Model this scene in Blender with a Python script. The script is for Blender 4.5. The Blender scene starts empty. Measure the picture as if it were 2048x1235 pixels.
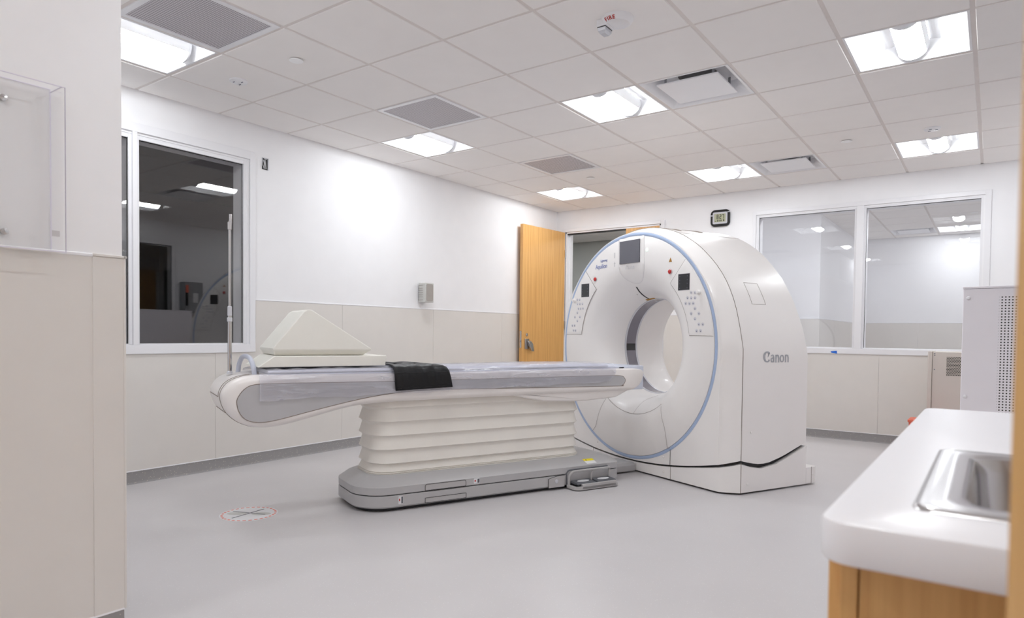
import bpy, math, random
from mathutils import Vector, Matrix
random.seed(7)
PI = math.pi
S = bpy.context.scene
COL = S.collection

# ------------------------------------------------------------------ materials
def lin(c):
    return tuple((v / 12.92 if v <= 0.04045 else ((v + 0.055) / 1.055) ** 2.4) for v in [x / 255 for x in c])

def nodes(name):
    m = bpy.data.materials.new(name); m.use_nodes = True
    nt = m.node_tree; b = nt.nodes['Principled BSDF']
    return m, nt, b

def N(nt, t, **kw):
    n = nt.nodes.new(t)
    for k, v in kw.items():
        if k in n.inputs: n.inputs[k].default_value = v
        else: setattr(n, k, v)
    return n

def plain(name, rgb, rough=0.5, metal=0.0, var=0.03, vscale=6.0, bump=0.0, bscale=150.0, coat=0.0, spec=0.5):
    m, nt, b = nodes(name)
    c = lin(rgb)
    tc = N(nt, 'ShaderNodeTexCoord')
    nz = N(nt, 'ShaderNodeTexNoise', Scale=vscale, Detail=3.0)
    nt.links.new(tc.outputs['Object'], nz.inputs['Vector'])
    r = N(nt, 'ShaderNodeValToRGB')
    r.color_ramp.elements[0].position = 0.3; r.color_ramp.elements[1].position = 0.7
    r.color_ramp.elements[0].color = tuple(v * (1 - var) for v in c) + (1,)
    r.color_ramp.elements[1].color = tuple(min(1, v * (1 + var)) for v in c) + (1,)
    nt.links.new(nz.outputs['Fac'], r.inputs['Fac'])
    nt.links.new(r.outputs['Color'], b.inputs['Base Color'])
    b.inputs['Roughness'].default_value = rough
    b.inputs['Metallic'].default_value = metal
    b.inputs['Specular IOR Level'].default_value = spec
    b.inputs['Coat Weight'].default_value = coat
    if bump:
        n2 = N(nt, 'ShaderNodeTexNoise', Scale=bscale, Detail=2.0)
        nt.links.new(tc.outputs['Object'], n2.inputs['Vector'])
        bp = N(nt, 'ShaderNodeBump', Strength=bump, Distance=0.002)
        nt.links.new(n2.outputs['Fac'], bp.inputs['Height'])
        nt.links.new(bp.outputs['Normal'], b.inputs['Normal'])
    return m

def flecked(name, rgb, fleck, rough, scale=95.0, thr=0.13):
    m, nt, b = nodes(name)
    c = lin(rgb)
    tc = N(nt, 'ShaderNodeTexCoord')
    nz = N(nt, 'ShaderNodeTexNoise', Scale=1.3, Detail=5.0)
    nt.links.new(tc.outputs['Object'], nz.inputs['Vector'])
    r = N(nt, 'ShaderNodeValToRGB')
    r.color_ramp.elements[0].position = 0.3; r.color_ramp.elements[1].position = 0.7
    r.color_ramp.elements[0].color = tuple(v * 0.96 for v in c) + (1,)
    r.color_ramp.elements[1].color = tuple(v * 1.03 for v in c) + (1,)
    nt.links.new(nz.outputs['Fac'], r.inputs['Fac'])
    vo = N(nt, 'ShaderNodeTexVoronoi', Scale=scale)
    nt.links.new(tc.outputs['Object'], vo.inputs['Vector'])
    lt = N(nt, 'ShaderNodeMath', operation='LESS_THAN'); lt.inputs[1].default_value = thr
    nt.links.new(vo.outputs['Distance'], lt.inputs[0])
    sep = N(nt, 'ShaderNodeSeparateColor')
    nt.links.new(vo.outputs['Color'], sep.inputs[0])
    gt = N(nt, 'ShaderNodeMath', operation='GREATER_THAN'); gt.inputs[1].default_value = 0.55
    nt.links.new(sep.outputs[0], gt.inputs[0])
    mu = N(nt, 'ShaderNodeMath', operation='MULTIPLY')
    nt.links.new(lt.outputs[0], mu.inputs[0]); nt.links.new(gt.outputs[0], mu.inputs[1])
    mx = N(nt, 'ShaderNodeMix', data_type='RGBA')
    nt.links.new(mu.outputs[0], mx.inputs['Factor'])
    nt.links.new(r.outputs['Color'], mx.inputs[6]); mx.inputs[7].default_value = lin(fleck) + (1,)
    nt.links.new(mx.outputs[2], b.inputs['Base Color'])
    b.inputs['Roughness'].default_value = rough
    n2 = N(nt, 'ShaderNodeTexNoise', Scale=60.0, Detail=2.0)
    nt.links.new(tc.outputs['Object'], n2.inputs['Vector'])
    bp = N(nt, 'ShaderNodeBump', Strength=0.12, Distance=0.002)
    nt.links.new(n2.outputs['Fac'], bp.inputs['Height']); nt.links.new(bp.outputs['Normal'], b.inputs['Normal'])
    return m

def wood(name, a, c, rough=0.4):
    m, nt, b = nodes(name)
    tc = N(nt, 'ShaderNodeTexCoord')
    mp = N(nt, 'ShaderNodeMapping'); mp.inputs['Scale'].default_value = (22, 22, 0.45)
    nt.links.new(tc.outputs['Object'], mp.inputs['Vector'])
    nz = N(nt, 'ShaderNodeTexNoise', Scale=2.2, Detail=6.0, Roughness=0.65)
    nt.links.new(mp.outputs['Vector'], nz.inputs['Vector'])
    r = N(nt, 'ShaderNodeValToRGB')
    r.color_ramp.elements[0].position = 0.32; r.color_ramp.elements[1].position = 0.66
    r.color_ramp.elements[0].color = lin(a) + (1,); r.color_ramp.elements[1].color = lin(c) + (1,)
    nt.links.new(nz.outputs['Fac'], r.inputs['Fac'])
    nt.links.new(r.outputs['Color'], b.inputs['Base Color'])
    b.inputs['Roughness'].default_value = rough
    return m

def perforated(name, rgb, hole, pitch, rad, stagger=True, axes=(0, 2), rough=0.5):
    """a sheet with a regular grid of round holes (pattern in object space)"""
    m, nt, b = nodes(name)
    tc = N(nt, 'ShaderNodeTexCoord'); sp = N(nt, 'ShaderNodeSeparateXYZ')
    nt.links.new(tc.outputs['Object'], sp.inputs[0])
    def mth(op, a, bb=None):
        n = N(nt, 'ShaderNodeMath', operation=op)
        for i, v in enumerate((a, bb)):
            if v is None: continue
            if isinstance(v, (int, float)): n.inputs[i].default_value = v
            else: nt.links.new(v, n.inputs[i])
        return n.outputs[0]
    u = mth('DIVIDE', sp.outputs[axes[0]], pitch); v = mth('DIVIDE', sp.outputs[axes[1]], pitch)
    if stagger:
        row = mth('FLOORED_MODULO', mth('FLOOR', v), 2.0)
        u = mth('ADD', u, mth('MULTIPLY', row, 0.5))
    fu = mth('SUBTRACT', mth('FRACT', u), 0.5); fv = mth('SUBTRACT', mth('FRACT', v), 0.5)
    d = mth('SQRT', mth('ADD', mth('MULTIPLY', fu, fu), mth('MULTIPLY', fv, fv)))
    k = mth('LESS_THAN', d, rad / pitch)
    mx = N(nt, 'ShaderNodeMix', data_type='RGBA')
    nt.links.new(k, mx.inputs['Factor'])
    mx.inputs[6].default_value = lin(rgb) + (1,); mx.inputs[7].default_value = lin(hole) + (1,)
    nt.links.new(mx.outputs[2], b.inputs['Base Color'])
    b.inputs['Roughness'].default_value = rough
    return m

def emit(name, rgb, strength):
    m, nt, b = nodes(name)
    b.inputs['Base Color'].default_value = lin(rgb) + (1,)
    b.inputs['Emission Color'].default_value = lin(rgb) + (1,)
    b.inputs['Emission Strength'].default_value = strength
    return m

def pane(name, r0, tint=(1, 1, 1), power=5.0):
    """clear sheet: mirror reflection rising towards grazing, the rest passes straight through"""
    m = bpy.data.materials.new(name); m.use_nodes = True
    nt = m.node_tree; nt.nodes.clear()
    out = N(nt, 'ShaderNodeOutputMaterial')
    tr = N(nt, 'ShaderNodeBsdfTransparent'); tr.inputs[0].default_value = tint + (1,)
    gl = N(nt, 'ShaderNodeBsdfGlossy', Roughness=0.0); gl.inputs[0].default_value = (1, 1, 1, 1)
    lw = N(nt, 'ShaderNodeLayerWeight', Blend=0.5)
    pw = N(nt, 'ShaderNodeMath', operation='POWER'); pw.inputs[1].default_value = power
    nt.links.new(lw.outputs['Facing'], pw.inputs[0])
    ml = N(nt, 'ShaderNodeMath', operation='MULTIPLY_ADD'); ml.inputs[1].default_value = 1 - r0; ml.inputs[2].default_value = r0
    nt.links.new(pw.outputs[0], ml.inputs[0])
    mx = N(nt, 'ShaderNodeMixShader')
    nt.links.new(ml.outputs[0], mx.inputs[0]); nt.links.new(tr.outputs[0], mx.inputs[1]); nt.links.new(gl.outputs[0], mx.inputs[2])
    nt.links.new(mx.outputs[0], out.inputs['Surface'])
    return m

def film(name):
    m = bpy.data.materials.new(name); m.use_nodes = True
    nt = m.node_tree; nt.nodes.clear()
    out = N(nt, 'ShaderNodeOutputMaterial')
    tc = N(nt, 'ShaderNodeTexCoord')
    mp = N(nt, 'ShaderNodeMapping'); mp.inputs['Scale'].default_value = (4, 1.0, 7)
    nt.links.new(tc.outputs['Object'], mp.inputs['Vector'])
    nz = N(nt, 'ShaderNodeTexNoise', Scale=3.0, Detail=3.0, Roughness=0.5, Distortion=0.8)
    nt.links.new(mp.outputs['Vector'], nz.inputs['Vector'])
    bp = N(nt, 'ShaderNodeBump', Strength=0.6, Distance=0.02)
    nt.links.new(nz.outputs['Fac'], bp.inputs['Height'])
    tr = N(nt, 'ShaderNodeBsdfTransparent'); tr.inputs[0].default_value = (0.97, 0.97, 1, 1)
    df = N(nt, 'ShaderNodeBsdfDiffuse'); df.inputs[0].default_value = lin((240, 240, 250)) + (1,)
    gl = N(nt, 'ShaderNodeBsdfGlossy', Roughness=0.2)
    nt.links.new(bp.outputs['Normal'], gl.inputs['Normal']); nt.links.new(bp.outputs['Normal'], df.inputs['Normal'])
    rp_ = N(nt, 'ShaderNodeMapRange'); rp_.inputs['From Min'].default_value = 0.42; rp_.inputs['From Max'].default_value = 0.75
    rp_.inputs['To Min'].default_value = 0.17; rp_.inputs['To Max'].default_value = 0.34
    nt.links.new(nz.outputs['Fac'], rp_.inputs['Value'])
    a = N(nt, 'ShaderNodeMixShader'); nt.links.new(rp_.outputs[0], a.inputs[0])
    nt.links.new(tr.outputs[0], a.inputs[1]); nt.links.new(df.outputs[0], a.inputs[2])
    lw = N(nt, 'ShaderNodeLayerWeight', Blend=0.25); nt.links.new(bp.outputs['Normal'], lw.inputs['Normal'])
    ml = N(nt, 'ShaderNodeMath', operation='MULTIPLY_ADD'); ml.inputs[1].default_value = 0.5; ml.inputs[2].default_value = 0.05
    nt.links.new(lw.outputs['Fresnel'], ml.inputs[0])
    mx = N(nt, 'ShaderNodeMixShader')
    nt.links.new(ml.outputs[0], mx.inputs[0]); nt.links.new(a.outputs[0], mx.inputs[1]); nt.links.new(gl.outputs[0], mx.inputs[2])
    nt.links.new(mx.outputs[0], out.inputs['Surface'])
    return m

MT = dict(
    paint=plain('wall_paint', (243, 243, 245), 0.55, var=0.01, bump=0.05, bscale=300),
    wains=plain('protective_sheet', (224, 220, 215), 0.42, var=0.012, bump=0.06, bscale=400),
    tile=plain('ceiling_tile', (245, 242, 240), 0.9, var=0.008, bump=0.1, bscale=500, spec=0.0),
    grid=plain('grid_metal', (226, 219, 215), 0.5),
    floor=flecked('vinyl_floor', (203, 200, 201), (230, 229, 230), 0.36),
    base=flecked('cove_base', (152, 150, 150), (208, 200, 190), 0.45, 85.0, 0.2),
    frame=plain('white_enamel', (238, 238, 241), 0.35, var=0.008),
    wood=wood('oak_veneer', (206, 150, 84), (232, 184, 116)),
    woodnear=wood('maple_veneer', (190, 142, 78), (214, 168, 104)),
    woodcab=wood('cabinet_laminate', (196, 146, 86), (224, 178, 114)),
    dark=plain('dark_gap', (30, 27, 25), 0.7),
    black=plain('black_plastic', (22, 22, 24), 0.35),
    gant=plain('gantry_shell', (239, 236, 234), 0.34, var=0.006, coat=0.15),
    gseam=plain('panel_gap', (138, 126, 117), 0.7),
    blue=plain('pale_blue_trim', (168, 186, 216), 0.4),
    lens=emit('lamp_lens', (247, 251, 254), 42.0),
    troff=plain('reflector_white', (245, 245, 246), 0.4, var=0.004),
    screen=plain('screen_glass', (98, 98, 106), 0.25),
    panel=plain('dark_display', (42, 42, 45), 0.3),
    btn=plain('button_grey', (216, 215, 221), 0.35),
    btnd=plain('button_mark', (110, 112, 128), 0.4),
    red=plain('red_button', (190, 40, 36), 0.3),
    green=emit('green_indicator', (190, 255, 205), 1.4),
    amber=plain('amber_mark', (170, 120, 30), 0.5),
    ink=plain('violet_lettering', (126, 138, 186), 0.5),
    inkg=plain('grey_lettering', (170, 172, 178), 0.4),
    inkl=plain('faint_lettering', (200, 198, 200), 0.4),
    window=plain('bore_window', (124, 120, 130), 0.16, coat=0.4),
    silver=plain('satin_silver', (205, 206, 212), 0.3, 0.35),
    steel=plain('stainless_steel', (198, 196, 196), 0.19, 1.0, var=0.02),
    bed=plain('table_white', (235, 230, 227), 0.36, var=0.008),
    bedg=plain('table_grey_panel', (182, 181, 183), 0.4),
    basg=plain('base_grey', (181, 180, 181), 0.42, var=0.015),
    basd=plain('drawer_grey', (182, 180, 180), 0.42, var=0.015),
    bell=plain('bellows_cloth', (229, 225, 218), 0.62, var=0.02, bump=0.15, bscale=90),
    blueg=plain('blue_grey_plastic', (196, 200, 214), 0.4),
    tip=plain('couch_end_white', (212, 218, 232), 0.35),
    foam=plain('cream_vinyl_foam', (234, 232, 224), 0.5, var=0.015),
    pad=plain('mattress_vinyl', (226, 228, 238), 0.4),
    blk=plain('black_nylon', (17, 17, 20), 0.42, bump=1.0, bscale=22, spec=0.35),
    film=film('clear_film'),
    glass=pane('window_glass', 0.055, (0.94, 0.94, 0.945)),
    lead=pane('lead_glass', 0.075, (0.95, 0.95, 0.95)),
    acry=pane('clear_acrylic', 0.022, (1, 1, 1)),
    acre=plain('acrylic_edge', (236, 232, 246), 0.2),
    unlitroom=plain('unlit_room_tone', (44, 43, 44), 0.8),  # near-black colour stands in for walls that get no light
    counter=plain('solid_surface', (241, 240, 243), 0.3, var=0.006),
    rack=plain('rack_grey_white', (243, 240, 246), 0.45, var=0.01),
    cab=plain('cabinet_beige', (212, 204, 197), 0.45, var=0.01),
    orange=plain('red_orange_plastic', (224, 110, 84), 0.45),
    lcd=plain('lcd_green_grey', (176, 178, 150), 0.3),
    spk=plain('speaker_grey', (200, 200, 196), 0.5),
    grille=plain('speaker_grille', (168, 162, 156), 0.6, bump=0.3, bscale=700),
    yellow=plain('caution_yellow', (240, 222, 20), 0.5),
    paper=plain('label_white', (226, 226, 228), 0.5),
    pedal=plain('pedal_charcoal', (92, 94, 100), 0.5),
    tape=plain('blue_tape', (38, 110, 214), 0.6),
    redtxt=plain('red_lettering', (180, 44, 34), 0.5),
    greyswitch=plain('switch_box_grey', (150, 152, 156), 0.45),
    perf=perforated('perforated_ceiling_panel', (214, 210, 214), (132, 128, 134), 0.0125, 0.0044, True, (0, 1)),
    perfr=perforated('perforated_rack_strip', (243, 240, 246), (30, 28, 30), 0.0150, 0.0036, False, (0, 2)),
    perfc=perforated('perforated_cabinet_vent', (200, 192, 184), (36, 34, 32), 0.0125, 0.0048, True, (0, 2)),
    cover=plain('cover_white', (251, 251, 252), 0.4),
    corr=plain('corridor_paint', (196, 198, 194), 0.6, var=0.01),
)

# ------------------------------------------------------------------ mesh building
class MB:
    def __init__(s): s.v = []; s.f = []
    def add(s, vs, fs):
        o = len(s.v); s.v += [tuple(v) for v in vs]; s.f += [tuple(o + i for i in f) for f in fs]; return s
    def box(s, x0, x1, y0, y1, z0, z1):
        return s.add([(x0, y0, z0), (x1, y0, z0), (x1, y1, z0), (x0, y1, z0), (x0, y0, z1), (x1, y0, z1), (x1, y1, z1), (x0, y1, z1)],
                     [(0, 3, 2, 1), (4, 5, 6, 7), (0, 1, 5, 4), (1, 2, 6, 5), (2, 3, 7, 6), (3, 0, 4, 7)])
    def prism(s, poly, d0, d1, axis='y'):
        """polygon in the two other axes, extruded along axis"""
        def P(a, b, d):
            return {'x': (d, a, b), 'y': (a, d, b), 'z': (a, b, d)}[axis]
        n = len(poly)
        return s.add([P(a, b, d0) for a, b in poly] + [P(a, b, d1) for a, b in poly],
                     [tuple(range(n))[::-1], tuple(range(n, 2 * n))] + [(i, (i + 1) % n, n + (i + 1) % n, n + i) for i in range(n)])
    def loft(s, rings, closed=True, caps=True, loop=False):
        n = len(rings[0]); vs = [p for r in rings for p in r]; fs = []
        m = n if closed else n - 1
        for k in range(len(rings) - (0 if loop else 1)):
            a = k * n; b = ((k + 1) % len(rings)) * n
            for i in range(m):
                j = (i + 1) % n
                fs.append((a + i, a + j, b + j, b + i))
        if caps and closed and not loop:
            fs.append(tuple(range(n))[::-1]); fs.append(tuple(range(len(vs) - n, len(vs))))
        return s.add(vs, fs)
    def tube(s, pts, r, n=10, loop=False, caps=True):
        pts = [Vector(p) for p in pts]; rings = []; m = len(pts); up = None
        rs = r if isinstance(r, (list, tuple)) else [r] * m
        for i, p in enumerate(pts):
            if loop: t = (pts[(i + 1) % m] - pts[i - 1]).normalized()
            else: t = (pts[min(i + 1, m - 1)] - pts[max(i - 1, 0)]).normalized()
            if up is None:
                up = Vector((0, 0, 1)) if abs(t.z) < 0.9 else Vector((1, 0, 0))
            u = (up - t * up.dot(t)).normalized(); w = t.cross(u); up = u
            rings.append([p + (u * math.cos(2 * PI * k / n) + w * math.sin(2 * PI * k / n)) * rs[i] for k in range(n)])
        return s.loft(rings, True, caps, loop)
    def lathe(s, prof, n=48, c=(0, 0, 0), axis='z', a0=0.0, a1=2 * PI):
        """prof = [(radius, height)], turned about axis through c"""
        full = abs(a1 - a0 - 2 * PI) < 1e-6
        rings = []
        for k in range(n if full else n + 1):
            a = a0 + (a1 - a0) * k / n; ca, sa = math.cos(a), math.sin(a); ring = []
            for r, h in prof:
                if axis == 'z': ring.append((c[0] + r * ca, c[1] + r * sa, c[2] + h))
                elif axis == 'y': ring.append((c[0] + r * ca, c[1] + h, c[2] + r * sa))
                else: ring.append((c[0] + h, c[1] + r * ca, c[2] + r * sa))
            rings.append(ring)
        return s.loft(rings, False, False, full)
    def disc(s, r, h0, h1, n=24, c=(0, 0, 0), axis='z'):
        return s.lathe([(0.0001, h0), (r, h0), (r, h1), (0.0001, h1)], n, c, axis)
    def build(s, name, m, parent=None, ang=35, bev=0.0, seg=2):
        me = bpy.data.meshes.new(name); me.from_pydata(s.v, [], s.f); me.validate()
        import bmesh
        bm = bmesh.new(); bm.from_mesh(me)
        bmesh.ops.remove_doubles(bm, verts=bm.verts, dist=1e-5)
        bmesh.ops.recalc_face_normals(bm, faces=bm.faces); bm.to_mesh(me); bm.free()
        for p in me.polygons: p.use_smooth = True
        me.set_sharp_from_angle(angle=math.radians(ang))
        me.materials.append(MT[m])
        o = bpy.data.objects.new(name, me); COL.objects.link(o)
        if parent is not None: o.parent = parent
        if bev:
            b = o.modifiers.new('bevel', 'BEVEL'); b.width = bev; b.segments = seg; b.limit_method = 'ANGLE'; b.angle_limit = math.radians(40)
            b.harden_normals = False
        return o

def box(x0, x1, y0, y1, z0, z1): return MB().box(x0, x1, y0, y1, z0, z1)

def tag(o, label=None, cat=None, group=None, kind=None):
    for k, v in (('label', label), ('category', cat), ('group', group), ('kind', kind)):
        if v: o[k] = v
    return o

def thing(name, label, cat, loc=(0, 0, 0), rz=0.0, group=None):
    o = bpy.data.objects.new(name, None); COL.objects.link(o)
    o.location = loc; o.rotation_euler = (0, 0, rz); o.empty_display_size = 0.1
    return tag(o, label, cat, group)

def struct(name, loc=(0, 0, 0)):
    o = bpy.data.objects.new(name, None); COL.objects.link(o); o.location = loc; o['kind'] = 'structure'; return o

def dup(root, loc, label):
    r = root.copy(); COL.objects.link(r); r.location = loc; r['label'] = label
    for ch in list(root.children):
        c = ch.copy(); COL.objects.link(c); c.parent = r
        for g in ch.children:
            d = g.copy(); COL.objects.link(d); d.parent = c
    return r

def text_mesh(name, body, size, mtx, m, parent, depth=0.0008, shear=0.0, sx=1.0, bold=0.0):
    cu = bpy.data.curves.new(name, 'FONT'); cu.body = body; cu.size = size; cu.extrude = depth; cu.shear = shear; cu.offset = bold
    tmp = bpy.data.objects.new(name + '_tmp', cu); COL.objects.link(tmp)
    bpy.context.view_layer.update()
    me = bpy.data.meshes.new_from_object(tmp.evaluated_get(bpy.context.evaluated_depsgraph_get()))
    bpy.data.objects.remove(tmp)
    me.transform(mtx @ Matrix.Diagonal((sx, 1, 1, 1)))
    me.materials.clear(); me.materials.append(MT[m])
    o = bpy.data.objects.new(name, me); COL.objects.link(o); o.parent = parent
    return o

def basis(o, x, y):
    x = Vector(x).normalized(); y = Vector(y).normalized(); z = x.cross(y)
    return Matrix(((x.x, y.x, z.x, o[0]), (x.y, y.y, z.y, o[1]), (x.z, y.z, z.z, o[2]), (0, 0, 0, 1)))

def rrect(x0, x1, y0, y1, r, n=6):
    """rounded rectangle, counter-clockwise; r = one radius or four (x1y0, x1y1, x0y1, x0y0)"""
    rs = r if isinstance(r, (tuple, list)) else (r,) * 4
    out = []
    for (cx, cy, a), q in zip(((x1, y0, -90), (x1, y1, 0), (x0, y1, 90), (x0, y0, 180)), rs):
        sx = -1 if cx == x1 else 1; sy = 1 if cy == y0 else -1
        for k in range(n + 1):
            t = math.radians(a + 90 * k / n)
            out.append((cx + sx * q + q * math.cos(t), cy + sy * q + q * math.sin(t)))
    return out

def spline(pts, sub=6, closed=True):
    out = []; n = len(pts)
    for i in range(n if closed else n - 1):
        g = (lambda k: pts[k % n]) if closed else (lambda k: pts[max(0, min(n - 1, k))])
        p0, p1, p2, p3 = g(i - 1), g(i), g(i + 1), g(i + 2)
        for k in range(sub):
            t = k / sub
            out.append(tuple(0.5 * (2 * b + (c - a) * t + (2 * a - 5 * b + 4 * c - d) * t * t + (3 * b - a - 3 * c + d) * t ** 3) for a, b, c, d in zip(p0, p1, p2, p3)))
    if not closed: out.append(tuple(pts[-1]))
    return out

def inset(poly, d):
    """move a polygon's corners inwards; d = one distance or one per corner"""
    n = len(poly); area = sum(poly[i][0] * poly[(i + 1) % n][1] - poly[(i + 1) % n][0] * poly[i][1] for i in range(n))
    sg = 1 if area > 0 else -1; out = []
    for i in range(n):
        a, b, c = poly[i - 1], poly[i], poly[(i + 1) % n]
        tx, ty = c[0] - a[0], c[1] - a[1]; L = math.hypot(tx, ty) or 1
        q = d[i] if isinstance(d, (list, tuple)) else d
        out.append((b[0] - sg * ty / L * q, b[1] + sg * tx / L * q))
    return out

CEIL = 2.728
T = 0.6096
GX = lambda i: (i - 8.2008) * T + 4.84
GY = lambda j: (j + 4.7034) * T - 7.75
RW, FW = 5.42, -9.6            # right wall, wall behind the camera
NX, NY = 2.36, -6.64           # corner of the jutting wall
WT = 0.14

# ------------------------------------------------------------------ room shell
tag(box(-4.2, RW + 2.2, FW - 0.2, 5.4, -0.1, 0).build('floor', 'floor'), kind='structure')

def wall_x(name, x0, x1, y0, y1, z1, holes, m='paint'):
    """wall slab thin in x with rectangular holes (ya, yb, za, zb), sorted along y"""
    b = MB(); y = y0
    for ya, yb, za, zb in holes:
        b.box(x0, x1, y, ya, 0, z1)
        if za > 0: b.box(x0, x1, ya, yb, 0, za)
        b.box(x0, x1, ya, yb, zb, z1); y = yb
    b.box(x0, x1, y, y1, 0, z1)
    return tag(b.build(name, m), kind='structure')

def wall_y(name, y0, y1, x0, x1, z1, holes, m='paint'):
    b = MB(); x = x0
    for xa, xb, za, zb in holes:
        b.box(x, xa, y0, y1, 0, z1)
        if za > 0: b.box(xa, xb, y0, y1, 0, za)
        b.box(xa, xb, y0, y1, zb, z1); x = xb
    b.box(x, x1, y0, y1, 0, z1)
    return tag(b.build(name, m), kind='structure')

ZT = CEIL + 0.12
wl = wall_x('wall_left', -WT, 0, NY - 0.2, 0.0, ZT, [(-6.36, -4.64, 0.95, 2.42)])
wb = wall_y('wall_back', 0, WT, -WT, RW + WT, ZT, [(0.148, 1.50, 0, 2.44), (2.66, 4.74, 0.95, 2.42)])
wr = wall_x('wall_right', RW, RW + WT, FW, 0.0, ZT, [(-4.3, -2.38, 0.95, 2.40)])
wf = tag(box(0, NX, FW, NY, 0, ZT).build('wall_front', 'paint'), kind='structure')
tag(box(NX, RW, FW - WT, FW, 0, ZT).build('wall_rear', 'paint'), kind='structure')

CAP = 1.318
def wains_x(par, x, sgn, y0, y1, cuts, z1=CAP, cap=True, hole=None):
    """protective sheets on a wall thin in x: panels between the cuts, a cap strip on top"""
    ys = [y0] + list(cuts) + [y1]
    b = MB()
    for a, c in zip(ys, ys[1:]):
        xs = sorted((x, x + sgn * 0.005)); g = 0.0012
        if hole and a < hole[1] and c > hole[0]:
            b.box(xs[0], xs[1], a + g, c - g, 0.085, hole[2])
            if a < hole[0]: b.box(xs[0], xs[1], a + g, hole[0], hole[2], z1)
            if c > hole[1]: b.box(xs[0], xs[1], hole[1], c - g, hole[2], z1)
        else: b.box(xs[0], xs[1], a + g, c - g, 0.085, z1)
    b.build('wainscot', 'wains', par)
    if cap:
        c = MB(); xs = sorted((x, x + sgn * 0.008))
        if hole:
            c.box(xs[0], xs[1], y0, hole[0], z1, z1 + 0.012); c.box(xs[0], xs[1], hole[1], y1, z1, z1 + 0.012)
        else: c.box(xs[0], xs[1], y0, y1, z1, z1 + 0.012)
        c.build('cap_strip', 'frame', par, bev=0.003)
def wains_y(par, y, x0, x1, cuts, hole=None, z1=CAP):
    xs = [x0] + list(cuts) + [x1]; b = MB(); g = 0.0012
    for a, c in zip(xs, xs[1:]):
        if hole and a < hole[1] and c > hole[0]:
            b.box(a + g, c - g, y - 0.005, y, 0.085, hole[2])
            if a < hole[0]: b.box(a + g, hole[0], y - 0.005, y, hole[2], z1)
            if c > hole[1]: b.box(hole[1], c - g, y - 0.005, y, hole[2], z1)
        else: b.box(a + g, c - g, y - 0.005, y, 0.085, z1)
    b.build('wainscot', 'wains', par)
    c = MB()
    if hole: c.box(x0, hole[0], y - 0.008, y, z1, z1 + 0.012); c.box(hole[1], x1, y - 0.008, y, z1, z1 + 0.012)
    else: c.box(x0, x1, y - 0.008, y, z1, z1 + 0.012)
    c.build('cap_strip', 'frame', par, bev=0.003)
wains_x(wl, 0, 1, NY, 0, (-6.13, -4.91, -3.68, -2.455, -1.23), hole=(-6.44, -4.572, 0.905))
wains_y(wb, 0, 1.56, RW, (2.68, 3.90, 5.12), hole=(2.606, 4.802, 0.903))
wains_x(wr, RW, -1, FW, 0, (-8.4, -7.2, -6.0, -4.8, -3.6, -2.4, -1.2), hole=(-4.38, -2.31, 0.905))
wains_x(wf, NX, 1, FW, NY - 0.095, (-7.95,))

def baseboard(name, pts, off):
    """coved base: an L-shaped strip with a small curved toe, run along an axis-aligned segment"""
    prof = [(0, 0), (0.016, 0), (0.010, 0.006), (0.007, 0.018), (0.006, 0.086), (0.0, 0.088)]
    (x0, y0), (x1, y1) = pts
    b = MB()
    b.loft([[(x0 + off[0] * d, y0 + off[1] * d, z) for d, z in prof], [(x1 + off[0] * d, y1 + off[1] * d, z) for d, z in prof]])
    o = b.build(name, 'base'); o['kind'] = 'structure'
    c = MB(); pr = [(0, 0.086), (0.009, 0.086), (0.008, 0.092), (0, 0.093)]
    c.loft([[(x0 + off[0] * d, y0 + off[1] * d, z) for d, z in pr], [(x1 + off[0] * d, y1 + off[1] * d, z) for d, z in pr]])
    c.build('base_cap', 'frame', o)
baseboard('baseboard_left', ((0, NY), (0, 0)), (1, 0))
baseboard('baseboard_back', ((1.56, 0), (RW, 0)), (0, -1))
baseboard('baseboard_front', ((NX, FW), (NX, NY)), (1, 0))
baseboard('baseboard_right', ((RW, FW), (RW, 0)), (-1, 0))

# corner guard on the jutting wall
cg = MB().box(NX, NX + 0.0075, NY - 0.0975, NY + 0.006, 0.088, CAP + 0.003).box(NX - 0.095, NX + 0.009, NY, NY + 0.009, 0.088, CAP + 0.003)
cg.box(NX, NX + 0.0115, NY - 0.097, NY + 0.008, CAP + 0.003, CAP + 0.012).box(NX - 0.097, NX + 0.0115, NY, NY + 0.0115, CAP + 0.003, CAP + 0.012)
tag(cg.build('trim_1', 'wains', bev=0.002), kind='structure')

# ------------------------------------------------------------------ ceiling
LIGHTS = [(c, r) for c in (1, 4, 7) for r in (-2, 2, 6)] + [(4, -6), (7, -6)]  # rear pair unseen, added on the grid spacing to light near wall and counter
VENTS = [(2, -2), (2, 1), (2, 4)]
DIFFS = [(5, 2), (5, 6), (5, -2)]
USED = set(LIGHTS + VENTS + DIFFS)

def tile_mesh(b, x0, x1, y0, y1, zc, ga=0.011, drop=0.007):
    if x1 - x0 < 0.05 or y1 - y0 < 0.05: return
    xa, xb, ya, yb = x0 + ga, x1 - ga, y0 + ga, y1 - ga; e = 0.003
    r0 = [(xa, ya, zc), (xb, ya, zc), (xb, yb, zc), (xa, yb, zc)]
    r1 = [(xa, ya, zc - drop + e), (xb, ya, zc - drop + e), (xb, yb, zc - drop + e), (xa, yb, zc - drop + e)]
    r2 = [(xa + e, ya + e, zc - drop), (xb - e, ya + e, zc - drop), (xb - e, yb - e, zc - drop), (xa + e, yb - e, zc - drop)]
    b.loft([r0, r1, r2], True, False); n = len(b.v); b.f.append((n - 4, n - 3, n - 2, n - 1))

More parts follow.
